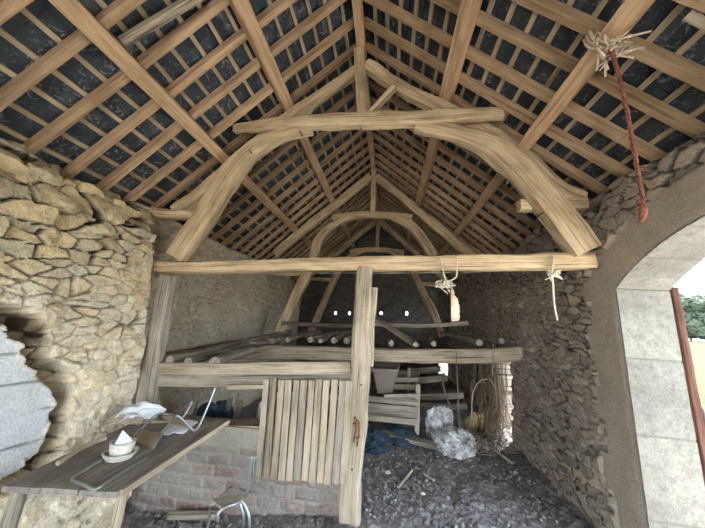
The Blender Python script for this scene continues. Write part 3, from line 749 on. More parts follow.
# poles and planks stacked at the left on the loft
stk = [((158, 366), 3.25, (262, 338), 5.6, .045, 'leftmost of the front ends'), ((170, 362), 3.3, (236, 350), 4.5, .055, 'second of the front ends from the left'), ((188, 362.5), 3.25, (238, 352), 4.4, .055, 'third of the front ends from the left'),
       ((214, 362), 3.25, (252, 351.5), 4.3, .065, 'rightmost of the front ends')]
for a, ya, b2, yb, r, nm in stk:
    pa, pb = atY(a[0], a[1]-0.5, ya-0.12), atY(b2[0], b2[1]-1.5, yb)
    pole('loft_pole', [pa, pa.lerp(pb, 0.5)+Vector((0, 0, 0.015)), pb], r, M['grey_wood'], None, 'pale pole above the front loft boards, %s' % nm, 'pole', 'poles stacked at the left of the loft', seg=0.15, jit=0.012, wob=0.02, taper=(1, 0.85))
for a, ya, b2, yb, w, hh, mt_, lab in (
        ((160, 355), 3.35, (278, 345), 5.0, 0.26, 0.035, 'grey_wood', 'wide grey plank lying across the stacked poles at the left of the loft'),
        ((163, 356), 3.4, (240, 341), 5.2, 0.16, 0.03, 'dark_wood', 'dark narrow plank at the left edge of the loft, by the prop'),
        ((215, 348), 4.4, (290, 331), 6.4, 0.14, 0.05, 'grey_wood', 'grey plank slanting up behind the wide plank on the loft'),
        ((252, 343), 5.0, (290, 334), 6.6, 0.12, 0.05, 'grey_wood', 'thin grey plank over the left end of the loft beam'),
        ((270, 340), 5.0, (318, 333), 6.8, 0.13, 0.04, 'grey_wood', 'pale plank end on the loft beam, left of the round pole ends'),
        ((416, 345), 5.35, (374, 317), 6.4, 0.20, 0.05, 'grey_wood', 'broad grey plank slanting up right of the post above the loft beam')):
    pa, pb = atY(*a, ya), atY(*b2, yb)
    beam('loft_plank', [pa, pa.lerp(pb, 0.5), pb], w, hh, M[mt_], None, lab, 'plank', 'planks laid on the loft', seg=0.2, jit=0.006, ch=0.2)
beam('loft_rail', path([(282, 323), (320, 325), (360, 326)], 6.15), 0.07, 0.09, M['dark_wood'], None, 'dark rail across the loft behind the post, left half', 'rail', seg=0.2, jit=0.01)
beam('loft_rail', path([(372, 324), (420, 326), (468, 323)], 6.15), 0.07, 0.08, M['grey_wood'], None, 'grey rail across the loft right of the post', 'rail', seg=0.2, jit=0.01)
pole('fence_wire', path([(190, 274), (330, 273), (440, 272.5), (586, 268)], 3.35), 0.006, M['grey_wood'], None, 'thin pole running just under the tie beam', 'pole', seg=0.3, jit=0.001, n=6)

# ================================================================= junk behind the front boards, left
for k, (a, b2, w, mt_, lab) in enumerate((((224, 424), (230, 398), 0.07, 'dark_wood', 'dark slat leaning inside the opening, left of two others'),
                                        ((236, 424), (240, 400), 0.08, 'dark_wood', 'dark slat leaning inside the opening, middle of three'),
                                        ((247, 424), (262, 402), 0.06, 'grey_wood', 'grey slat leaning inside the opening beside the gate'),
                                        ((186, 424), (199, 393), 0.022, 'pale_wood', 'thin pale rod leaning inside the opening above the table'),
                                        ((206, 425), (217, 392), 0.022, 'pale_wood', 'thin pale rod in the opening, right of the other rod'))):
    beam('leaning_slat', [atY(*a, 3.55)+Vector((0, 0, -0.9)), atY(*b2, 3.75)], w, 0.02, M[mt_], None, lab, 'slat', seg=0.15, up=UPY, jit=0.004)
def crumple(name, c, sx, sy, sz, mat, label, cat, seed, sub=4, amp=0.5, rot=0.0, squash=None, parent=None):
    bm = bmesh.new(); bmesh.ops.create_icosphere(bm, subdivisions=sub, radius=1)
    o_ = Vector((seed*3.1, seed*7.7, seed*1.3))
    for v in bm.verts:
        n = v.co.normalized(); q = n*2.2+o_; q = q+Vector((mnoise.noise(q), mnoise.noise(q+Vector((9, 0, 0))), mnoise.noise(q+Vector((0, 9, 0)))))*0.7
        d = 1+amp*0.45*mnoise.noise(n*1.5+o_)+amp*0.5*(0.3-abs(mnoise.noise(q)))+amp*0.28*(0.3-abs(mnoise.noise(q*2.3)))+amp*0.10*mnoise.noise(n*11+o_)
        p = n*d; p = Vector((p.x*sx, p.y*sy, p.z*sz))
        if p.z < -0.45*sz: p.z = -0.45*sz
        p.rotate(Matrix.Rotation(rot, 3, 'Z')); v.co = p+Vector(c)+Vector((0, 0, 0.45*sz))
    return obj(name, bm, mat, parent, label, cat, autosmooth=25)
crumple('plastic_sack', atY(216, 415, 3.75)-Vector((0, 0, 0.25)), 0.28, 0.2, 0.28, M['blue'], 'dark blue plastic sack inside the opening behind the brick wall', 'sack', 3.0)

# ================================================================= table on the left
TZ = 0.80
table = thing('plank_table', (-2.1, 2.3, -0.2), 'old grey plank table against the left wall with bowls and papers on it', 'table')
fl, fr, rr, rl = atZ(2, 486, TZ), atZ(117, 493, TZ), atZ(229, 420, TZ), atZ(128, 424, TZ)
rr.y = min(rr.y, BY-0.06)
bm = new_bm(); lay = bm.verts.layers.float_vector['grain']
nb = 3
for k in range(nb):
    f0, f1 = k/nb+0.004, (k+1)/nb-0.004
    a0, a1 = fl.lerp(fr, f0), fl.lerp(fr, f1); b0, b1 = rl.lerp(rr, f0), rl.lerp(rr, f1)
    n = 16; rows = []
    off = Vector((rng.uniform(0, 9), rng.uniform(0, 9), k))
    for i in range(n+1):
        t = i/n; row = []
        for (p, q, w) in ((a0, b0, 0), (a1, b1, 1)):
            for dz in (0.0, -0.035):
                c = p.lerp(q, t)+Vector((rng.uniform(-.003, .003), 0, dz+0.004*math.sin(t*5+k)))
                v = bm.verts.new(c); v[lay] = Vector((t*1.6, w*0.28+f0, dz))+off; row.append(v)
        rows.append(row)
    for i in range(n):
        A, B = rows[i], rows[i+1]
        bm.faces.new((A[0], A[2], B[2], B[0])); bm.faces.new((A[1], B[1], B[3], A[3]))
        bm.faces.new((A[0], B[0], B[1], A[1])); bm.faces.new((A[2], A[3], B[3], B[2]))
    bm.faces.new((rows[0][0], rows[0][1], rows[0][3], rows[0][2])); bm.faces.new((rows[-1][0], rows[-1][2], rows[-1][3], rows[-1][1]))
bmesh.ops.recalc_face_normals(bm, faces=bm.faces)
obj('tabletop', bm, M['table_wood'], table, smooth=False)
beam('edge_strip', [fr+Vector((0.012, 0.02, -0.012)), rr+Vector((0.012, -0.02, -0.012))], 0.02, 0.045, M['pale_wood'], table, seg=0.15, jit=0.003, label='pale raw edge')
for a, dx, dy, r in ((fl, 0.06, 0.06, 0.04), (fr, -0.03, 0.08, 0.032)):
    p = a+Vector((dx, dy, -0.035)); z = -0.05+0.095*(p.x+0.3)
    pole('leg', [Vector((p.x-0.02, p.y-0.01, z)), Vector((p.x, p.y, p.z))], r, M['pale_wood'] if r < 0.034 else M['grey_wood'], table, seg=0.1, jit=0.007, taper=(1, 1))
def on_table(u, v, dz=0.0): return atZ(u, v, TZ+0.004+dz)
# oval bowls
def oval_bowl(name, c, ax, ay, h, mat, label, cat, flare=0.72, th=0.012, rot=0.0, wav=0.0, parent=None):
    bm = bmesh.new(); n = 40
    prof_ = [(0.0, 0.0), (0.55*flare, 0.0), (flare*0.92, 0.004), (flare, 0.018), ((1+flare)/2, h*0.55), (0.97, h*0.92), (1.0, h), (1.0-th/ax, h*0.995), ((1+flare)/2-th/ax, h*0.55), (flare-th/ax, 0.03), (0.4*flare, 0.02), (0, 0.02)]
    rings = []
    for (r, z) in prof_:
        ring = []
        for k in range(n):
            a = 2*math.pi*k/n
            p = Vector((ax*r*math.cos(a), ay*r*math.sin(a), z*(1+wav*math.sin(2*a+1))))
            p.rotate(Matrix.Rotation(rot, 3, 'Z')); ring.append(bm.verts.new(p+c))
        rings.append(ring)
    for i in range(len(rings)-1):
        for k in range(n): bm.faces.new((rings[i][k], rings[i][(k+1) % n], rings[i+1][(k+1) % n], rings[i+1][k]))
    bmesh.ops.remove_doubles(bm, verts=bm.verts, dist=1e-5)
    bmesh.ops.recalc_face_normals(bm, faces=bm.faces)
    return obj(name, bm, mat, parent, label, cat, autosmooth=50)
bc = on_table(119, 459)
oval_bowl('oval_bowl', bc, 0.118, 0.09, 0.055, M['bowl'], 'wide off-white oval bowl on the table, under the smaller pot', 'bowl', 0.78, rot=0.5, wav=0.05)
bc2 = bc+Vector((-0.005, 0.01, 0.022))
oval_bowl('oval_pot', bc2, 0.088, 0.072, 0.10, M['bowl'], 'greyish white pot standing in the oval bowl on the table', 'pot', 0.82, rot=0.5, wav=0.04)
# cone of paper in the pot
bm = bmesh.new(); n = 14; base_ = []; c0 = bc2+Vector((0, 0, 0.082))
apex = bm.verts.new(c0+Vector((-0.025, 0.0, 0.095)))
for k in range(n):
    a = 2*math.pi*k/n; r = 0.058*(1+0.25*math.sin(3*a)); base_.append(bm.verts.new(c0+Vector((r*math.cos(a)*1.1, r*math.sin(a)*0.9, 0.012*math.sin(2*a)))))
midr = [bm.verts.new(v.co.lerp(apex.co, 0.5)+Vector((0.01*math.sin(k*2.2), 0.01*math.cos(k*1.7), 0))) for k, v in enumerate(base_)]
for k in range(n):
    bm.faces.new((base_[k], base_[(k+1) % n], midr[(k+1) % n], midr[k])); bm.faces.new((midr[k], midr[(k+1) % n], apex))
bm.faces.new(list(reversed(base_)))
obj('crumpled_paper', bm, M['paper'], None, 'white paper cone sticking up out of the pot', 'paper', smooth=False)
# flat bent tube frame lying on the table
R8 = 0.010
bm = new_bm(); sweep(bm, [on_table(u, v, R8) for u, v in ((148, 458), (125, 471), (100, 487), (93, 489), (84, 485), (73, 481), (73, 478), (84, 471), (101, 461))], 2*R8, round_=True, n=8, jit=0, seg=0.02)
obj('tube_frame', bm, M['steel'], None, 'bent metal tube loop lying flat on the front of the table', 'frame')
# upturned school chair on the table
def tube(bm, pts, r=0.010): sweep(bm, pts, 2*r, round_=True, n=8, jit=0, seg=0.02)
uch = thing('upturned_chair', on_table(165, 440), 'overturned tubular school chair lying on the back of the table', 'chair')
bm = new_bm()
def lift(u, v, v0): # a point above the table top: the table point under it, raised
    q = atZ(u, v0, TZ+0.012); return atY(u, v, q.y)
tube(bm, [lift(134, 436, 436), lift(141, 429, 433), lift(156, 415, 428), lift(166, 414, 428), lift(176, 415, 428), lift(183, 417, 427), lift(193, 400, 424)])
obj('tube_leg', bm, M['steel'], uch)
bm = new_bm()
tube(bm, [lift(153, 448, 448), lift(163, 433, 442), lift(173, 418, 436), lift(178, 416, 434), lift(185, 422, 432), lift(192, 429, 430), lift(197, 429, 429.5), lift(206, 411, 427), lift(216, 387, 425)])
obj('tube_leg', bm, M['steel'], uch)
def panel(name, corners, th, mat, parent=None, label=None, cat=None, bend=0.0, n=8, jit=0.0, group=None):
    bm = bmesh.new(); A, B, C_, D_ = [Vector(c) for c in corners]
    nr = (B-A).cross(D_-A).normalized(); top = []; bot = []
    for i in range(n+1):
        rt, rb_ = [], []
        for j in range(n+1):
            u, v = i/n, j/n
            p = A.lerp(B, u).lerp(D_.lerp(C_, u), v)
            k = bend*(4*u*(1-u))+jit*mnoise.noise(Vector((u*4, v*4, A.x*9)))
            rt.append(bm.verts.new(p+nr*(k+th/2))); rb_.append(bm.verts.new(p+nr*(k-th/2)))
        top.append(rt); bot.append(rb_)
    for i in range(n):
        for j in range(n):
            bm.faces.new((top[i][j], top[i+1][j], top[i+1][j+1], top[i][j+1])); bm.faces.new((bot[i][j], bot[i][j+1], bot[i+1][j+1], bot[i+1][j]))
    for i in range(n):
        for (a, b2) in (((i, 0), (i+1, 0)), ((i+1, n), (i, n)), ((0, i+1), (0, i)), ((n, i), (n, i+1))):
            bm.faces.new((top[a[0]][a[1]], bot[a[0]][a[1]], bot[b2[0]][b2[1]], top[b2[0]][b2[1]]))
    bmesh.ops.recalc_face_normals(bm, faces=bm.faces)
    return obj(name, bm, mat, parent, label, cat, group, autosmooth=40)
panel('seat', [lift(135, 440, 441), lift(152, 448, 449), lift(161, 433, 442), lift(142, 429, 434)], 0.012, M['ply_brown'], uch, bend=-0.01)
panel('backrest', [lift(162, 416, 428), lift(175, 416, 433), lift(190, 428, 431), lift(172, 424, 428)], 0.012, M['ply_brown'], uch, bend=0.01)
# papers and sheets behind
panel('plastic_sheet', [on_table(108, 426, 0.03), on_table(150, 420, 0.02), on_table(167, 409, 0.12), on_table(128, 404, 0.15)], 0.006, M['paper'], None, 'crumpled white sheet at the back of the table by the wall', 'sheet', bend=0.05, jit=0.05, n=12)
panel('newspaper', [on_table(158, 436, 0.004), on_table(184, 433, 0.004), on_table(198, 422, 0.006), on_table(170, 421, 0.02)], 0.008, M['paper'], None, 'folded white paper under the overturned chair on the table', 'paper', bend=0.01, jit=0.02, n=10)
panel('cardboard_flap', [on_table(100, 424, 0.03), on_table(140, 426, 0.02), on_table(144, 418, 0.06), on_table(112, 416, 0.08)], 0.006, M['card'], None, 'pale brown card beneath the white sheet on the table', 'card', bend=0.03, jit=0.02)
pole('wooden_stick', [on_table(58, 463, 0.02), on_table(82, 448, 0.03), on_table(106, 438, 0.05)], 0.018, M['pale_wood'], None, 'pale stick lying along the wall side of the table', 'stick', seg=0.06, jit=0.004)

# ================================================================= school chair standing in front of the brick wall
CY = 2.36
ch = thing('school_chair', (-1.25, CY, -0.05), 'small tubular school chair standing in front of the brick wall', 'chair')
zz = 0.45
sa, sb, sc_, sdd = [atZ(u, v, zz) for u, v in ((221, 508), (244, 498), (236, 485.5), (211, 500))]
panel('seat', [sa, sb, sc_, sdd], 0.014, M['ply'], ch, bend=-0.02, n=10)
fz = -0.12
def ft(u, v, y): return atY(u, v, y)
bm = new_bm(); tube(bm, [Vector((sa.x-0.03, sa.y-0.02, fz)), ft(217, 528, sa.y-0.01), ft(218.5, 514, sa.y-0.01), ft(224, 508, sa.y+0.01), ft(234, 504.5, (sa.y+sb.y)/2-0.01), ft(241.5, 502, sb.y-0.015), ft(246, 507, sb.y-0.01), ft(249, 528, sb.y-0.01), Vector((sb.x+0.03, sb.y-0.02, fz))], 0.012)
obj('tube_leg', bm, M['steel'], ch, label='bent front leg tube')
bm = new_bm(); tube(bm, [Vector((sdd.x-0.02, sdd.y+0.03, fz)), ft(208, 526, sdd.y+0.01), ft(210.5, 506, sdd.y), sdd+Vector((0.03, 0.0, -0.02)), sc_+Vector((-0.02, 0.0, -0.02)), ft(241, 507, sc_.y+0.0), ft(243, 526, sc_.y+0.01), Vector((sc_.x+0.05, sc_.y+0.02, fz))], 0.011)
obj('tube_leg', bm, M['steel'], ch, label='bent rear leg tube')
for (q0, du, dy) in ((sb, 0.0, 0.0), (sc_, 3.0, 0.14)):
    bm = new_bm(); tube(bm, [q0+Vector((-0.06, -0.01, -0.022)), q0+Vector((-0.01, 0.0, -0.014)), ft(247+du, 492, sb.y+dy), ft(249.3+du, 478, sb.y+dy), ft(251+du, 466, sb.y+dy), ft(252.5+du, 456, sb.y+dy)], 0.012)
    obj('back_tube', bm, M['steel'], ch)

# ================================================================= middle: pen, box, crates
pen = thing('slatted_pen', (0.1, 5.25, 0.1), 'grey slatted wooden pen on the floor behind the post', 'pen')
PY_ = 5.25
lx = -0.55; 
for k, (v0, v1) in enumerate(((397.5, 403), (404.8, 410), (410.8, 415), (416.5, 422.3), (397, 396))):
    if k == 4: beam('slat', [atY(384, v0, PY_-0.01), atY(418, v1, PY_-0.03)], 0.025, 0.085, M['grey_wood'], pen, seg=0.2, jit=0.006, ch=0.1)
    else: beam('slat', [atY(357, v0, PY_), atY(418, v1, PY_-0.03)], 0.025, 0.095, M['grey_wood'], pen, seg=0.2, jit=0.006, ch=0.1)
for (u, v0, v1, dy) in ((416.5, 436, 384, 0.03), (360, 430, 385, 0.03)):
    beam('corner_post', [atY(u, v0, PY_+dy), atY(u+1.5, v1, PY_+dy)], 0.08, 0.07, M['grey_wood'], pen, up=UPY, seg=0.12, jit=0.006)
for k, v in enumerate((394, 403, 411, 419)):
    a = atY(418, v, PY_); beam('end_slat', [a, a+Vector((0.02, 0.85, 0.02))], 0.025, 0.09, M['grey_wood'], pen, seg=0.2, jit=0.006)
a = atY(418, 436, PY_+0.9); beam('corner_post', [Vector((a.x-0.2, a.y, 0.1)), Vector((a.x-0.2, a.y, 1.05))], 0.07, 0.07, M['grey_wood'], pen, up=UPY, seg=0.15, jit=0.006)
hop = thing('feed_hopper', (0.0, 5.5, 0.75), 'tapered grey wooden box standing behind the pen, close to the post', 'box')
HY = 5.5
panel('front_board', [atY(378, 393, HY), atY(391, 394, HY), atY(396, 371, HY-0.1), atY(373, 369, HY-0.1)], 0.025, M['grey_wood'], hop)
beam('rim', [atY(371, 369.5, HY-0.13), atY(397, 371.5, HY-0.13)], 0.03, 0.07, M['grey_wood'], hop, seg=0.1, jit=0.004)
panel('side_board', [atY(391, 394, HY), atY(391, 394, HY)+Vector((0.05, 0.45, 0)), atY(400, 364, HY+0.35), atY(396, 371, HY-0.1)], 0.025, M['grey_wood'], hop)
panel('side_board', [atY(378, 393, HY), atY(378, 393, HY)+Vector((-0.02, 0.45, 0)), atY(372, 363, HY+0.35), atY(373, 369, HY-0.1)], 0.025, M['dark_wood'], hop)
panel('back_board', [atY(378, 392, HY+0.42), atY(393, 392, HY+0.42), atY(400, 364, HY+0.36), atY(372, 363, HY+0.36)], 0.025, M['dark_wood'], hop)
trg = thing('wooden_crate', (0.45, 5.75, 0.8), 'open grey crate with two slats beside the tapered box', 'crate')
TY = 5.75
panel('front_slat', [atY(392, 389, TY), atY(416, 390, TY), atY(416, 384.5, TY), atY(393, 384, TY)], 0.02, M['grey_wood'], trg)
panel('front_slat', [atY(394, 382, TY), atY(417, 382, TY), atY(417, 377.5, TY), atY(394, 377.5, TY)], 0.02, M['grey_wood'], trg)
panel('back_panel', [atY(392, 388, TY+0.4), atY(418, 388, TY+0.4), atY(418, 371, TY+0.4), atY(392, 371, TY+0.4)], 0.02, M['dark_wood'], trg)
panel('end_board', [atY(417, 390, TY), atY(417, 390, TY)+Vector((0.02, 0.42, 0)), atY(420, 370, TY+0.42), atY(418, 377, TY)], 0.02, M['grey_wood'], trg)
panel('end_board', [atY(392, 390, TY), atY(392, 390, TY)+Vector((0.02, 0.42, 0)), atY(392, 370, TY+0.42), atY(392, 377, TY)], 0.02, M['grey_wood'], trg)
# stack of dark boards behind, floor plank, sticks
for k, (a, b2, lab) in enumerate((((398, 372), (440, 368), 'topmost dark board of the stack behind the crate'), ((400, 381), (446, 377), 'second dark board down in the stack behind the crate'),
                                  ((420, 396), (462, 394), 'third dark board down in the stack behind the crate'), ((420, 405), (466, 405), 'lowest dark board of the stack behind the crate'))):
    beam('stacked_board', path([a, b2], 6.7), 0.25, 0.13, M['dark_wood'], None, lab, 'board', 'boards stacked behind the crate', seg=0.3, jit=0.012)
beam('floor_plank', [atZ(378, 432, 0.10), atZ(437, 446, 0.09)], 0.16, 0.06, M['grey_wood'], None, 'grey plank lying on the floor in front of the pen', 'plank', seg=0.15, jit=0.008)
pole('long_stick', [atZ(513, 463, 0.06), atZ(488, 445, 0.12), atZ(465, 430, 0.26)], 0.026, M['grey_wood'], None, 'long grey stick lying on the floor right of the white sack', 'stick', seg=0.1, jit=0.004)
pole('bent_branch', [atZ(462, 430, 0.15), atY(452, 410, 5.9), atY(444, 390, 6.0), atY(443, 372, 6.1)], 0.018, M['dark_wood'], None, 'thin dark branch standing behind the white sack', 'branch', seg=0.12, jit=0.006, wob=0.03)
# sack, foam, tarpaulin
sk = atZ(448, 447, 0.03)
crumple('plastic_sack', atZ(455, 452, 0.02), 0.30, 0.22, 0.22, M['plaster_white'], 'crumpled white plastic sack on the floor in front of the dark boards', 'sack', 1.0, sub=5, amp=0.75)
crumple('plastic_sack', atZ(440, 438, 0.04), 0.22, 0.18, 0.34, M['plaster_white'], 'upright greyish sack leaning behind the crumpled white one', 'sack', 2.3, sub=5, amp=0.7)
crumple('foam_piece', atZ(476, 434, 0.05), 0.17, 0.14, 0.24, M['yellow'], 'torn yellow foam lump right of the white sack', 'foam', 4.4, sub=4, amp=0.7)
crumple('tarpaulin', atZ(374, 446, 0.0), 0.24, 0.28, 0.16, M['blue'], 'crumpled blue tarpaulin on the floor at the foot of the post', 'tarpaulin', 5.2, sub=5, amp=0.7)
crumple('plastic_sack', atZ(402, 440, 0.0), 0.30, 0.26, 0.12, M['blue'], 'flattened dark blue sack beside the floor plank', 'sack', 6.6, sub=4, amp=0.7)
for (u, v, s, lab) in ((388, 473, 0.034, 'pale stone chip on the dark floor right of the post'), (423, 494, 0.024, 'small white stone chip on the floor near the bottom centre')):
    crumple('stone_chip', atZ(u, v, 0.03), s, s*0.8, s*0.5, M['bowl'], lab, 'stone', s*90, sub=3, amp=1.1)
# hanging straw and vines at the doorway of the right wall
def strands(name, n, f, r, mat, label, cat):
    bm = new_bm()
    for k in range(n): sweep(bm, f(k), 2*r, round_=True, n=4, jit=0.0, seg=0.16)
    return obj(name, bm, mat, None, label, cat, kind='stuff')
def hang(k):
    u = min(506, rng.gauss(489, 9)); y = rng.uniform(5.35, 6.0); t = rng.uniform(0.9, 1.45); p = atY(u, 380, y); 
    pts = []; x, yy = p.x, p.y
    for i in range(6):
        f = i/5; pts.append(Vector((x+rng.uniform(-.03, .03)*i*0.7, yy+rng.uniform(-.03, .03)*i, max(0.12, t*(1-f)+0.12*f))))
    return pts
strands('hanging_straw', 130, hang, 0.005, M['straw'], 'hanging tangle of dry straw before the doorway in the right wall', 'straw')
def heap(k):
    p = atZ(min(504, rng.gauss(488, 11)), rng.gauss(441, 5), rng.uniform(0.05, 0.25)); a = rng.uniform(0, 6.28); L = rng.uniform(0.1, 0.25)
    return [p, p+Vector((math.cos(a)*L*0.5, math.sin(a)*L*0.5, rng.uniform(-.02, .08))), p+Vector((math.cos(a)*L, math.sin(a)*L, rng.uniform(-.05, .05)))]
strands('straw_heap', 260, heap, 0.005, M['grey_wood'], 'heap of grey straw and twigs at the foot of the right doorway', 'straw')
for (pts, lab) in (([(458, 352), (458, 400), (460, 438)], 'vine hanging from the loft beam above the white sack'),
                   ([(494, 342), (494, 375), (497, 412)], 'vine hanging over the front of the loft beam by the straw'),
                   ([(473, 425), (474, 392), (482, 380), (490, 379), (496, 390)], 'looping vine in front of the hanging straw')):
    pole('hanging_vine', [atY(u, v, 4.96) for u, v in pts], 0.009, M['dark_wood'] if 'white' in lab else M['grey_wood'], None, lab, 'vine', seg=0.1, n=6, jit=0.003, wob=0.05)

# ================================================================= ropes
TYF = D1-0.115
rp = thing('baling_twine', atY(448, 292, 3.05), 'two loops of pale twine knotted under the middle of the tie beam', 'twine')
bm = new_bm()
tube(bm, [atY(440, 258, TYF), atY(442, 266, TYF-0.01), atY(444, 275, TYF), atY(447, 284, TYF+0.02)], 0.008)
tube(bm, [atY(457, 256, TYF), atY(457, 268, TYF-0.01), atY(456, 277, TYF), atY(449, 281, TYF), atY(446, 283, TYF), atY(450, 288, TYF)], 0.008)
for k in range(16):
    p = atY(445+rng.gauss(0, 3), 282+rng.gauss(0, 2.5), TYF); tube(bm, [p, p+Vector((rng.uniform(-.07, .07), rng.uniform(-.03, .03), rng.uniform(-.07, .03))), p+Vector((rng.uniform(-.09, .09), 0, rng.uniform(-.1, -.02)))], 0.005)
obj('knotted_loops', bm, M['twine'], rp)
cd = thing('white_cord', atY(557, 318, 3.05), 'short white cord tied round the right end of the tie beam', 'cord')
bm = new_bm(); tube(bm, [atY(553, 256, TYF-0.0), atY(553, 264, TYF-0.02), atY(552, 272, TYF), atY(553, 285, TYF+0.02), atY(554, 303, TYF+0.02), atY(557, 320, TYF+0.02)], 0.010)
obj('cord', bm, M['twine'], cd)
bm = new_bm()
for k in range(14):
    p = atY(552+rng.gauss(0, 2), 274, TYF); tube(bm, [p, p+Vector((rng.uniform(-.06, .1), rng.uniform(-.03, .03), rng.uniform(-.01, .05))), p+Vector((rng.uniform(-.06, .13), 0, rng.uniform(-.08, .02)))], 0.005)
obj('frayed_knot', bm, M['twine'], cd)
rr_ = thing('red_rope', atY(641, 222, 1.93), 'frayed red rope hanging from the lower right purlin', 'rope')
bm = new_bm()
top_ = atY(611, 48, 1.80)
pts = [(611, 48), (616, 66), (622, 88), (627, 112), (632, 140), (638, 175), (643, 200), (641, 221)]
P3 = [atY(u, v, 1.80+0.012*i) for i, (u, v) in enumerate(pts)]
for ph in (0, 2.1, 4.2):
    tw = []
    fine = catmull(P3, 0.02)
    for i, p in enumerate(fine): tw.append(p+Vector((math.cos(i*0.9+ph), math.sin(i*0.9+ph), 0))*0.007)
    sweep(bm, tw, 0.014, round_=True, n=6, jit=0.006, smoothpath=False)
for k in range(60):
    p = rng.choice(fine); q = Vector((rng.uniform(-.05, .05), rng.uniform(-.04, .04), rng.uniform(-.06, .02))); sweep(bm, [p, p+q], 0.005, round_=True, n=4, jit=0)
obj('rope_strands', bm, M['red_rope'], rr_)
bm = new_bm(); p0 = atY(641, 208, 1.885)
sweep(bm, [p0+Vector((0.0, 0, 0.06)), p0+Vector((0.008, 0, 0.0)), p0+Vector((-0.012, 0, -0.10))], 0.042, round_=True, n=8, jit=0.012, seg=0.02, bulge=lambda f: 0.35+0.9*math.sin(f*3.0))
obj('rope_tassel', bm, M['red_rope'], rr_, label='paler frayed end')
bm = new_bm()
for k in range(26):
    c = Vector((1.58+rng.uniform(-.07, .07), 1.85+rng.uniform(-.06, .06), 4.12+rng.uniform(-.05, .05))); 
    sweep(bm, [c, c+Vector((rng.uniform(-.10, .1), rng.uniform(-.08, .04), rng.uniform(-.06, .07))), c+Vector((rng.uniform(-.12, .12), rng.uniform(-.1, .05), rng.uniform(-.16, -.02)))], 0.016, round_=True, n=5, jit=0.004, seg=0.04)
for ph in (0, 0.03, 0.06):
    sweep(bm, [Vector((1.44, 1.82+ph, 4.25)), Vector((1.46, 1.81+ph, 4.16)), Vector((1.55, 1.80+ph, 4.10)), Vector((1.66, 1.82+ph, 4.10)), Vector((1.70, 1.83+ph, 4.2))], 0.022, round_=True, n=6, jit=0.003, seg=0.03)
obj('tied_rag', bm, M['rag'], rr_, label='pale frayed rag knotted round the purlin')

# ================================================================= loose stones on the left wall top, clods on the floor
for (u, v, s, lab) in ((6, 166, 0.16, 'largest loose stone on the left wall top, at the picture edge'), (42, 176, 0.14, 'flat loose stone on the left wall top beneath the second rafter foot'), (68, 182, 0.06, 'small dark loose stone on the left wall top'),
                       (88, 190, 0.13, 'upright tan stone on the left wall top'), (118, 202, 0.07, 'small tan stone on the left wall top near the truss'), (136, 212, 0.06, 'last small stone on the wall top beside the truss stub')):
    p = atX(u, v, -3.22)
    bm = bmesh.new(); bmesh.ops.create_icosphere(bm, subdivisions=3, radius=1)
    for vv in bm.verts:
        n = vv.co.normalized(); q = n*2.0+Vector((u, v, 0))
        c = Vector([max(-0.62, min(0.62, k)) for k in n])
        c = c*(1+0.25*mnoise.noise(n*1.3+Vector((u, 0, 0)))+0.08*mnoise.noise(n*5+Vector((u, 0, 0))))
        vv.co = Vector((c.x*s*0.9, c.y*s*1.35, c.z*s*0.8))+p-Vector((0, 0, 0.02))
    obj('loose_stone', bm, M['loose_stone'], None, lab, 'stone', 'loose stones on the left wall top', autosmooth=40)
bm = bmesh.new()
r = random.Random(3)
for k in range(3200):
    x = r.uniform(-2.5, 2.0); y = 3.2+abs(r.gauss(0, 1.5)) if x > -0.2 else r.uniform(2.0, 3.1)
    if y > 8: continue
    s = abs(r.gauss(0.0, 0.007))+0.005; z = (0.115*(x+0.3) if x < -0.3 else 0)+0.0+s*0.2+0.02
    mtx = Matrix.Translation((x, y, z)) @ Matrix.Rotation(r.uniform(0, 6.28), 4, 'Z') @ Matrix.Rotation(r.uniform(0, 3), 4, 'X') @ Matrix.Diagonal((s*r.uniform(.7, 1.6), s, s*r.uniform(.5, 1), 1))
    res = bmesh.ops.create_icosphere(bm, subdivisions=1, radius=1, matrix=mtx)
    for v in res['verts']: v.co += Vector((r.uniform(-.3, .3), r.uniform(-.3, .3), r.uniform(-.3, .3)))*s
obj('rubble', bm, M['clod'], None, 'scattered clods and rubble over the dark earth floor', 'rubble', kind='stuff', smooth=False)
for (a, b2, lab) in (((398, 487), (412, 470), 'short grey stick on the dark floor below the pen'), ((424, 474), (434, 480), 'small bent pale twig on the dark floor'), ((156, 505), (196, 506), 'flat piece of timber at the foot of the brick wall')):
    pole('floor_stick', [atZ(*a, 0.03), atZ(*b2, 0.04)] if a[0] > 200 else [Vector((-2.2, 3.0, -0.14)), Vector((-1.7, 3.05, -0.10))], 0.018 if a[0] > 200 else 0.04, M['grey_wood'], None, lab, 'stick', seg=0.08, jit=0.006)

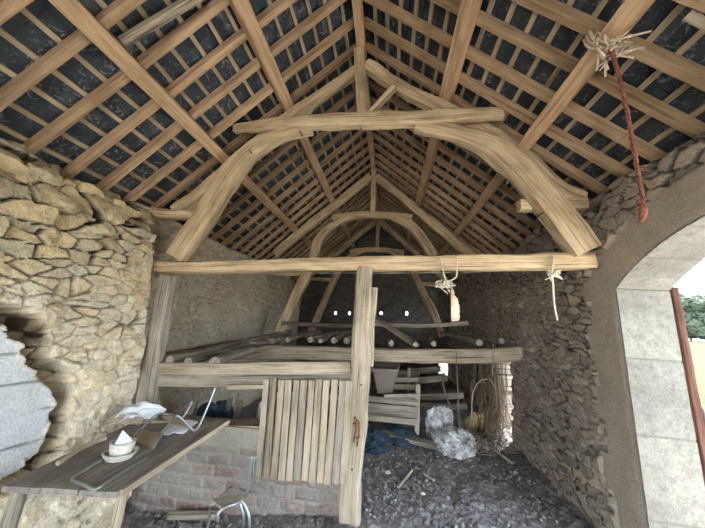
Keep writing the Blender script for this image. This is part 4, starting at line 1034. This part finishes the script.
# ================================================================= outdoors
def sheet(name, x0, x1, y0, y1, n, zf, mat, label, kind):
    xs = np.linspace(x0, x1, n); ys = np.linspace(y0, y1, n); S, T = np.meshgrid(xs, ys, indexing='ij')
    return grid_mesh(name, np.stack([S, T, zf(S, T)], -1), dict(tint=0*S), mat, label=label, kind=kind)
GZ = -0.42
sheet('ground', -60, 9.5, -60, 60, 60, lambda s, t: GZ+0*s, M['ground'], 'pale bare track outside the barn', 'structure')
sheet('ground', 9.4, 260, -120, 260, 90, lambda s, t: GZ+0.02+0.25*(fbm(s*0.05, t*0.05, 7)-0.5)*sstep(12, 40, s)+0.35*sstep(9, 16, s)+1.75*sstep(14, 75, s), M['field'], 'ripe yellow-green field beyond the arch', 'structure')
def tree(c, H, R, seed, label):
    t = thing('tree', c, label, 'tree', 'trees beyond the field')
    r = random.Random(seed)
    bm = bmesh.new()
    for k in range(26):
        a = r.uniform(0, 6.28); q = r.random()**0.6*R*0.75; zz = H*(0.22+0.66*r.random()); q *= 1.05-0.5*abs(zz/H-0.5)
        s = R*r.uniform(0.28, 0.46)
        res = bmesh.ops.create_icosphere(bm, subdivisions=3, radius=s, matrix=Matrix.Translation(c+Vector((q*math.cos(a), q*math.sin(a), zz))))
        for v in res['verts']:
            v.co += v.normal*0 + Vector((mnoise.noise(v.co*1.7), mnoise.noise(v.co*1.7+Vector((5, 0, 0))), mnoise.noise(v.co*1.7+Vector((0, 5, 0)))))*s*0.45
    obj('crown', bm, M['leaf'], t, smooth=False)
    pole('trunk', [c, c+Vector((0.2, 0.1, H*0.5))], R*0.07, M['bark'], t, seg=0.6, jit=0.03)
tl_ = [(690, 3), (669, 5), (712, 8), (736, 11), (763, 14), (645, 17)]
lab_ = ['tallest round tree beyond the field, seen right of the arch jamb', 'tree beyond the field half hidden by the arch jamb', 'tree beyond the field at the right picture edge', 'tree beyond the field, out past the right edge', 'outlying tree beyond the field, farther right', 'tree beyond the field behind the arch pier']
for (u, sd_), lb in zip(tl_, lab_):
    d = ray(u, 335); d.z = 0; d.normalize(); L = 118+rng.uniform(-7, 8)
    c = Vector((d.x*L, d.y*L, 1.5)); tree(c, 12.0+rng.uniform(-1.0, 1.8), 4.6, sd_, lb)
# bush outside the small doorway
bm = bmesh.new(); r = random.Random(9)
for k in range(900):
    c = Vector((r.gauss(4.1, 0.45), r.gauss(9.0, 0.9), abs(r.gauss(0.2, 0.7)))); s = r.uniform(0.05, 0.11)
    mt3 = Matrix.Rotation(r.uniform(0, 6), 3, 'Z') @ Matrix.Rotation(r.uniform(-1.2, 1.2), 3, 'X')
    vs = [bm.verts.new(c+mt3 @ Vector(p)*s) for p in ((-0.5, 0, 0), (0, -0.4, 0.1), (0.6, 0, 0), (0, 0.4, 0.1))]
    bm.faces.new(vs)
obj('bush', bm, M['bush'], None, 'sunlit bush outside the small doorway in the right wall', 'bush', smooth=False)
bm = bmesh.new()
for k in range(700):
    c = Vector((r.gauss(2.1, 0.5), r.gauss(13.6, 0.4), abs(r.gauss(0.3, 0.7)))); s = r.uniform(0.08, 0.16)
    mt3 = Matrix.Rotation(r.uniform(0, 6), 3, 'Z') @ Matrix.Rotation(r.uniform(-1.2, 1.2), 3, 'X')
    vs = [bm.verts.new(c+mt3 @ Vector(p)*s) for p in ((-0.5, 0, 0), (0, -0.4, 0.1), (0.6, 0, 0), (0, 0.4, 0.1))]
    bm.faces.new(vs)
obj('bush', bm, M['bush'], None, 'green bush seen through the slit in the far gable wall', 'bush', smooth=False)
# red-brown frame post outside the jamb, iron hoop beside it
beam('door_frame', [Vector((RX+0.48, 2.99, -0.4)), Vector((RX+0.48, 2.99, 2.5))], 0.06, 0.07, M['red_paint'], None, 'red-brown timber frame strip on the outer edge of the arch jamb', 'frame', up=UPY, seg=0.12, jit=0.006)
pole('iron_hoop', [atY(706, 445, 3.9), atY(705, 425, 3.9), atY(702, 410, 3.9), atY(697, 405, 3.9)], 0.014, M['black_iron'], None, 'bent black iron rod outside the arch at the picture edge', 'rod', seg=0.04, n=8, jit=0.0)
